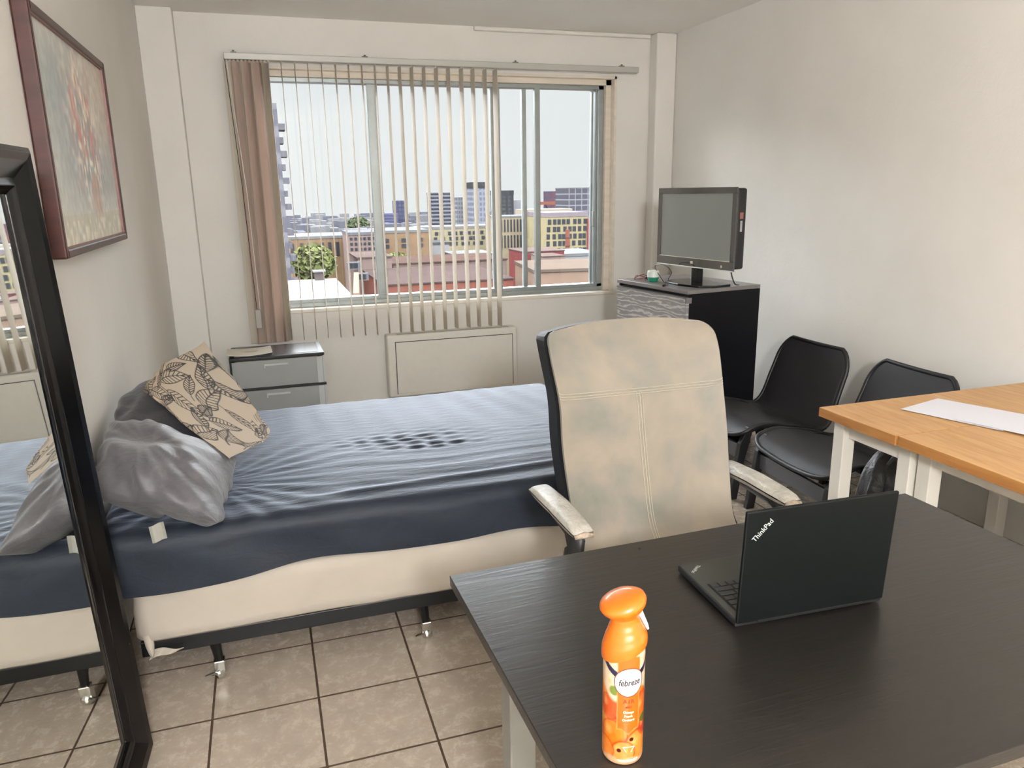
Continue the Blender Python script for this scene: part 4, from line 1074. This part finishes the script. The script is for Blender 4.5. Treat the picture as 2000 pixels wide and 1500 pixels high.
# chimney
ch = thing('brick_chimney', 'tall orange brick chimney in front of the yellow block', 'chimney', (61.0, 150, GZ))
obj('stack', MB().lathe([(.75, 0), (.62, 14), (.42, 21.6), (.001, 21.6)], n=16), c_brick, ch)
for z in (16.5, 18.2, 19.9): obj('iron_band', MB().lathe([(.62, z), (.62, z+.15), (.001, z+.15)], n=16), c_brown, ch)
building('low building with a dark red parapet band below the yellow block', 41.0, 48.2, 120, 8, -8.3, c_red, roofm('pink', 'B99A90'), roofh=.15)
building('pink gabled rooftop house with one dark door below the red parapet', 37.0, 40.3, 100, 5, -7.4, c_pink, roofm('pink', 'B99A90'), rows=[-8.6], wd=.4, hg=.9, cols=1, roofh=.12)
building('flat white roofed shed right of the pink rooftop house', 51.5, 60, 130, 12, -10.2, c_white, r_white)
building('peach stone building with pilasters at the lower right of the window', 21.6, 31.5, 60, 9, -5.15, c_peach, roofm('peachcap', 'C4A890'), rows=[-6.6], wd=.35, hg=.8, cols=14, seed=9, roofh=.25, ang=-8)
building('broad flat brown roof with an orange brick front across the lower middle', 9.2, 20.2, 62, 13.5, -5.75, c_brick, r_mauve, roofh=.12)
building('brown roofed workshop behind the broad orange fronted building', 13.2, 26.0, 82, 9, -5.9, cm('brownpink', '8B6E64'), r_brown, roofh=.15)
building('low pinkish brick building with pilasters behind the rooftop units', 8.9, 12.3, 77, 7, -4.7, c_pink, roofm('pink', 'B99A90'), roofh=.15)
building('white flat roofed building at the lower left of the window', -1.5, 4.6, 44, 10, -4.2, c_white, r_pale, roofh=.1)
building('grey house with a pale gable roof in the middle distance', 34.0, 39.4, 166, 8, -9.6, c_white, r_grey)
building('grey flat roofed warehouse in the middle distance', 36.5, 45, 150, 10, -10.8, c_grey, r_white, roofh=.2)
# rooftop things
for (x, y, z, s_, lb) in ((7.9, 66, -5.63, .55, 'square grey rooftop air unit on the broad brown roof'), (6.6, 60, -4.1, .5, 'pale rooftop vent unit near the white flat roof')):
    u = thing('rooftop_unit', lb, 'air unit', (x, y, z)); obj('unit_body', bx((-s_, -s_*.5, 0), (s_, s_*.5, s_*1.1)), c_grey, u); obj('fan_grille', bx((-s_*.7, -s_*.55, .1), (s_*.6, -s_*.5, s_*.95)), cm('darktop', '2C3038'), u)
vp = thing('roof_stack', 'dark square roof stack with a white cap behind the white flat roof', 'chimney', (3.55, 53.5, -6)); obj('stack', bx((-.3, -.3, 0), (.3, .3, 2.45)), c_mauve, vp); obj('cap', bx((-.42, -.42, 2.45), (.42, .42, 2.55)), c_white, vp)
# parapet wall of the neighbouring roof
pw_ = obj('roof_parapet', MB().prism([(4.72, 44), (5.05, 44), (6.5, 56), (6.15, 56)], -9, -3.95), c_peach); tag(pw_, 'peach parapet wall running back beside the white flat roof', 'wall')
# trees
def tree(cx_, cy_, zb, zt, r_, label, c1, seed):
    t_ = thing('tree', label, 'tree', (cx_, cy_, zb)); obj('trunk', MB().tube([(0, 0, 0), (0, 0, zt-zb-r_)], .25, 8), c_brown, t_)
    rr = random.Random(seed); b = MB()
    for _ in range(1400):
        a = rr.uniform(0, 6.28); ph = rr.uniform(-1, 1); rad = rr.uniform(.5, 1)**.5
        p = Vector((math.cos(a)*math.sqrt(1-ph*ph)*r_*1.25*rad, math.sin(a)*math.sqrt(1-ph*ph)*r_*rad, zt-zb-r_+ph*r_*rad))
        s_ = .16*r_*rr.uniform(.5, 1); q = Vector((rr.gauss(0, 1), rr.gauss(0, 1), rr.gauss(0, 1))).normalized(); e = q.orthogonal().normalized()*s_; f = q.cross(e).normalized()*s_
        b.add([p-e-f, p+e-f, p+e+f, p-e+f], [(0, 1, 2, 3)])
    obj('foliage', b, c1, t_, fix=False)
c_leaf = cm('leaf', '8A9440'); c_leaf2 = cm('leafd', '5E7040')
tree(5.7, 95, -14, -4.3, 2.1, 'yellow green tree in front of the long tan building', c_leaf, 1)
tree(17.6, 105, -16, -6.4, 1.5, 'smaller yellow green tree right of the first mullion', c_leaf, 2)
tree(62, 520, -28, -13.5, 6, 'dark green tree on the skyline left of the first mullion', c_leaf2, 3)
# distant roofs: too many and too small to count
foot = [(-3, 1.2, 70, 82), (88, 112, 585, 620), (88, 104, 415, 440), (125, 150, 495, 540), (115, 133, 375, 405), (165, 182, 440, 470), (132, 152, 325, 350), (62, 100, 185, 250), (45, 82, 225, 270), (122, 138, 380, 415), (48, 62, 140, 165), (50, 75, 505, 535)]
rr = random.Random(11); b = MB(); mi = []; got = []
for i in range(1100):
    Y = rr.uniform(180, 860); X = rr.uniform(-.02, .42)*Y
    wd_ = rr.uniform(4, 16); dp_ = rr.uniform(6, 14); ht_ = rr.uniform(4, 10.5)
    q = (X-wd_/2, X+wd_/2, Y, Y+dp_)
    if any(q[0] < f[1] and q[1] > f[0] and q[2] < f[3] and q[3] > f[2] for f in foot+got): continue
    got.append(q); b.box((q[0], Y, GZ), (q[1], Y+dp_, GZ+ht_)); mi += [rr.randrange(3)]*6
o = obj('distant_rooftops', b, cm('fardull', 'A6A6AA', .6)); o.data.materials.append(c_grey); o.data.materials.append(cm('bluegrey', '5D6070'))
for p, k in zip(o.data.polygons, mi): p.material_index = k
tag(o, 'pale and grey low rooftops spread across the far city below the skyline', 'rooftops', kind='stuff')
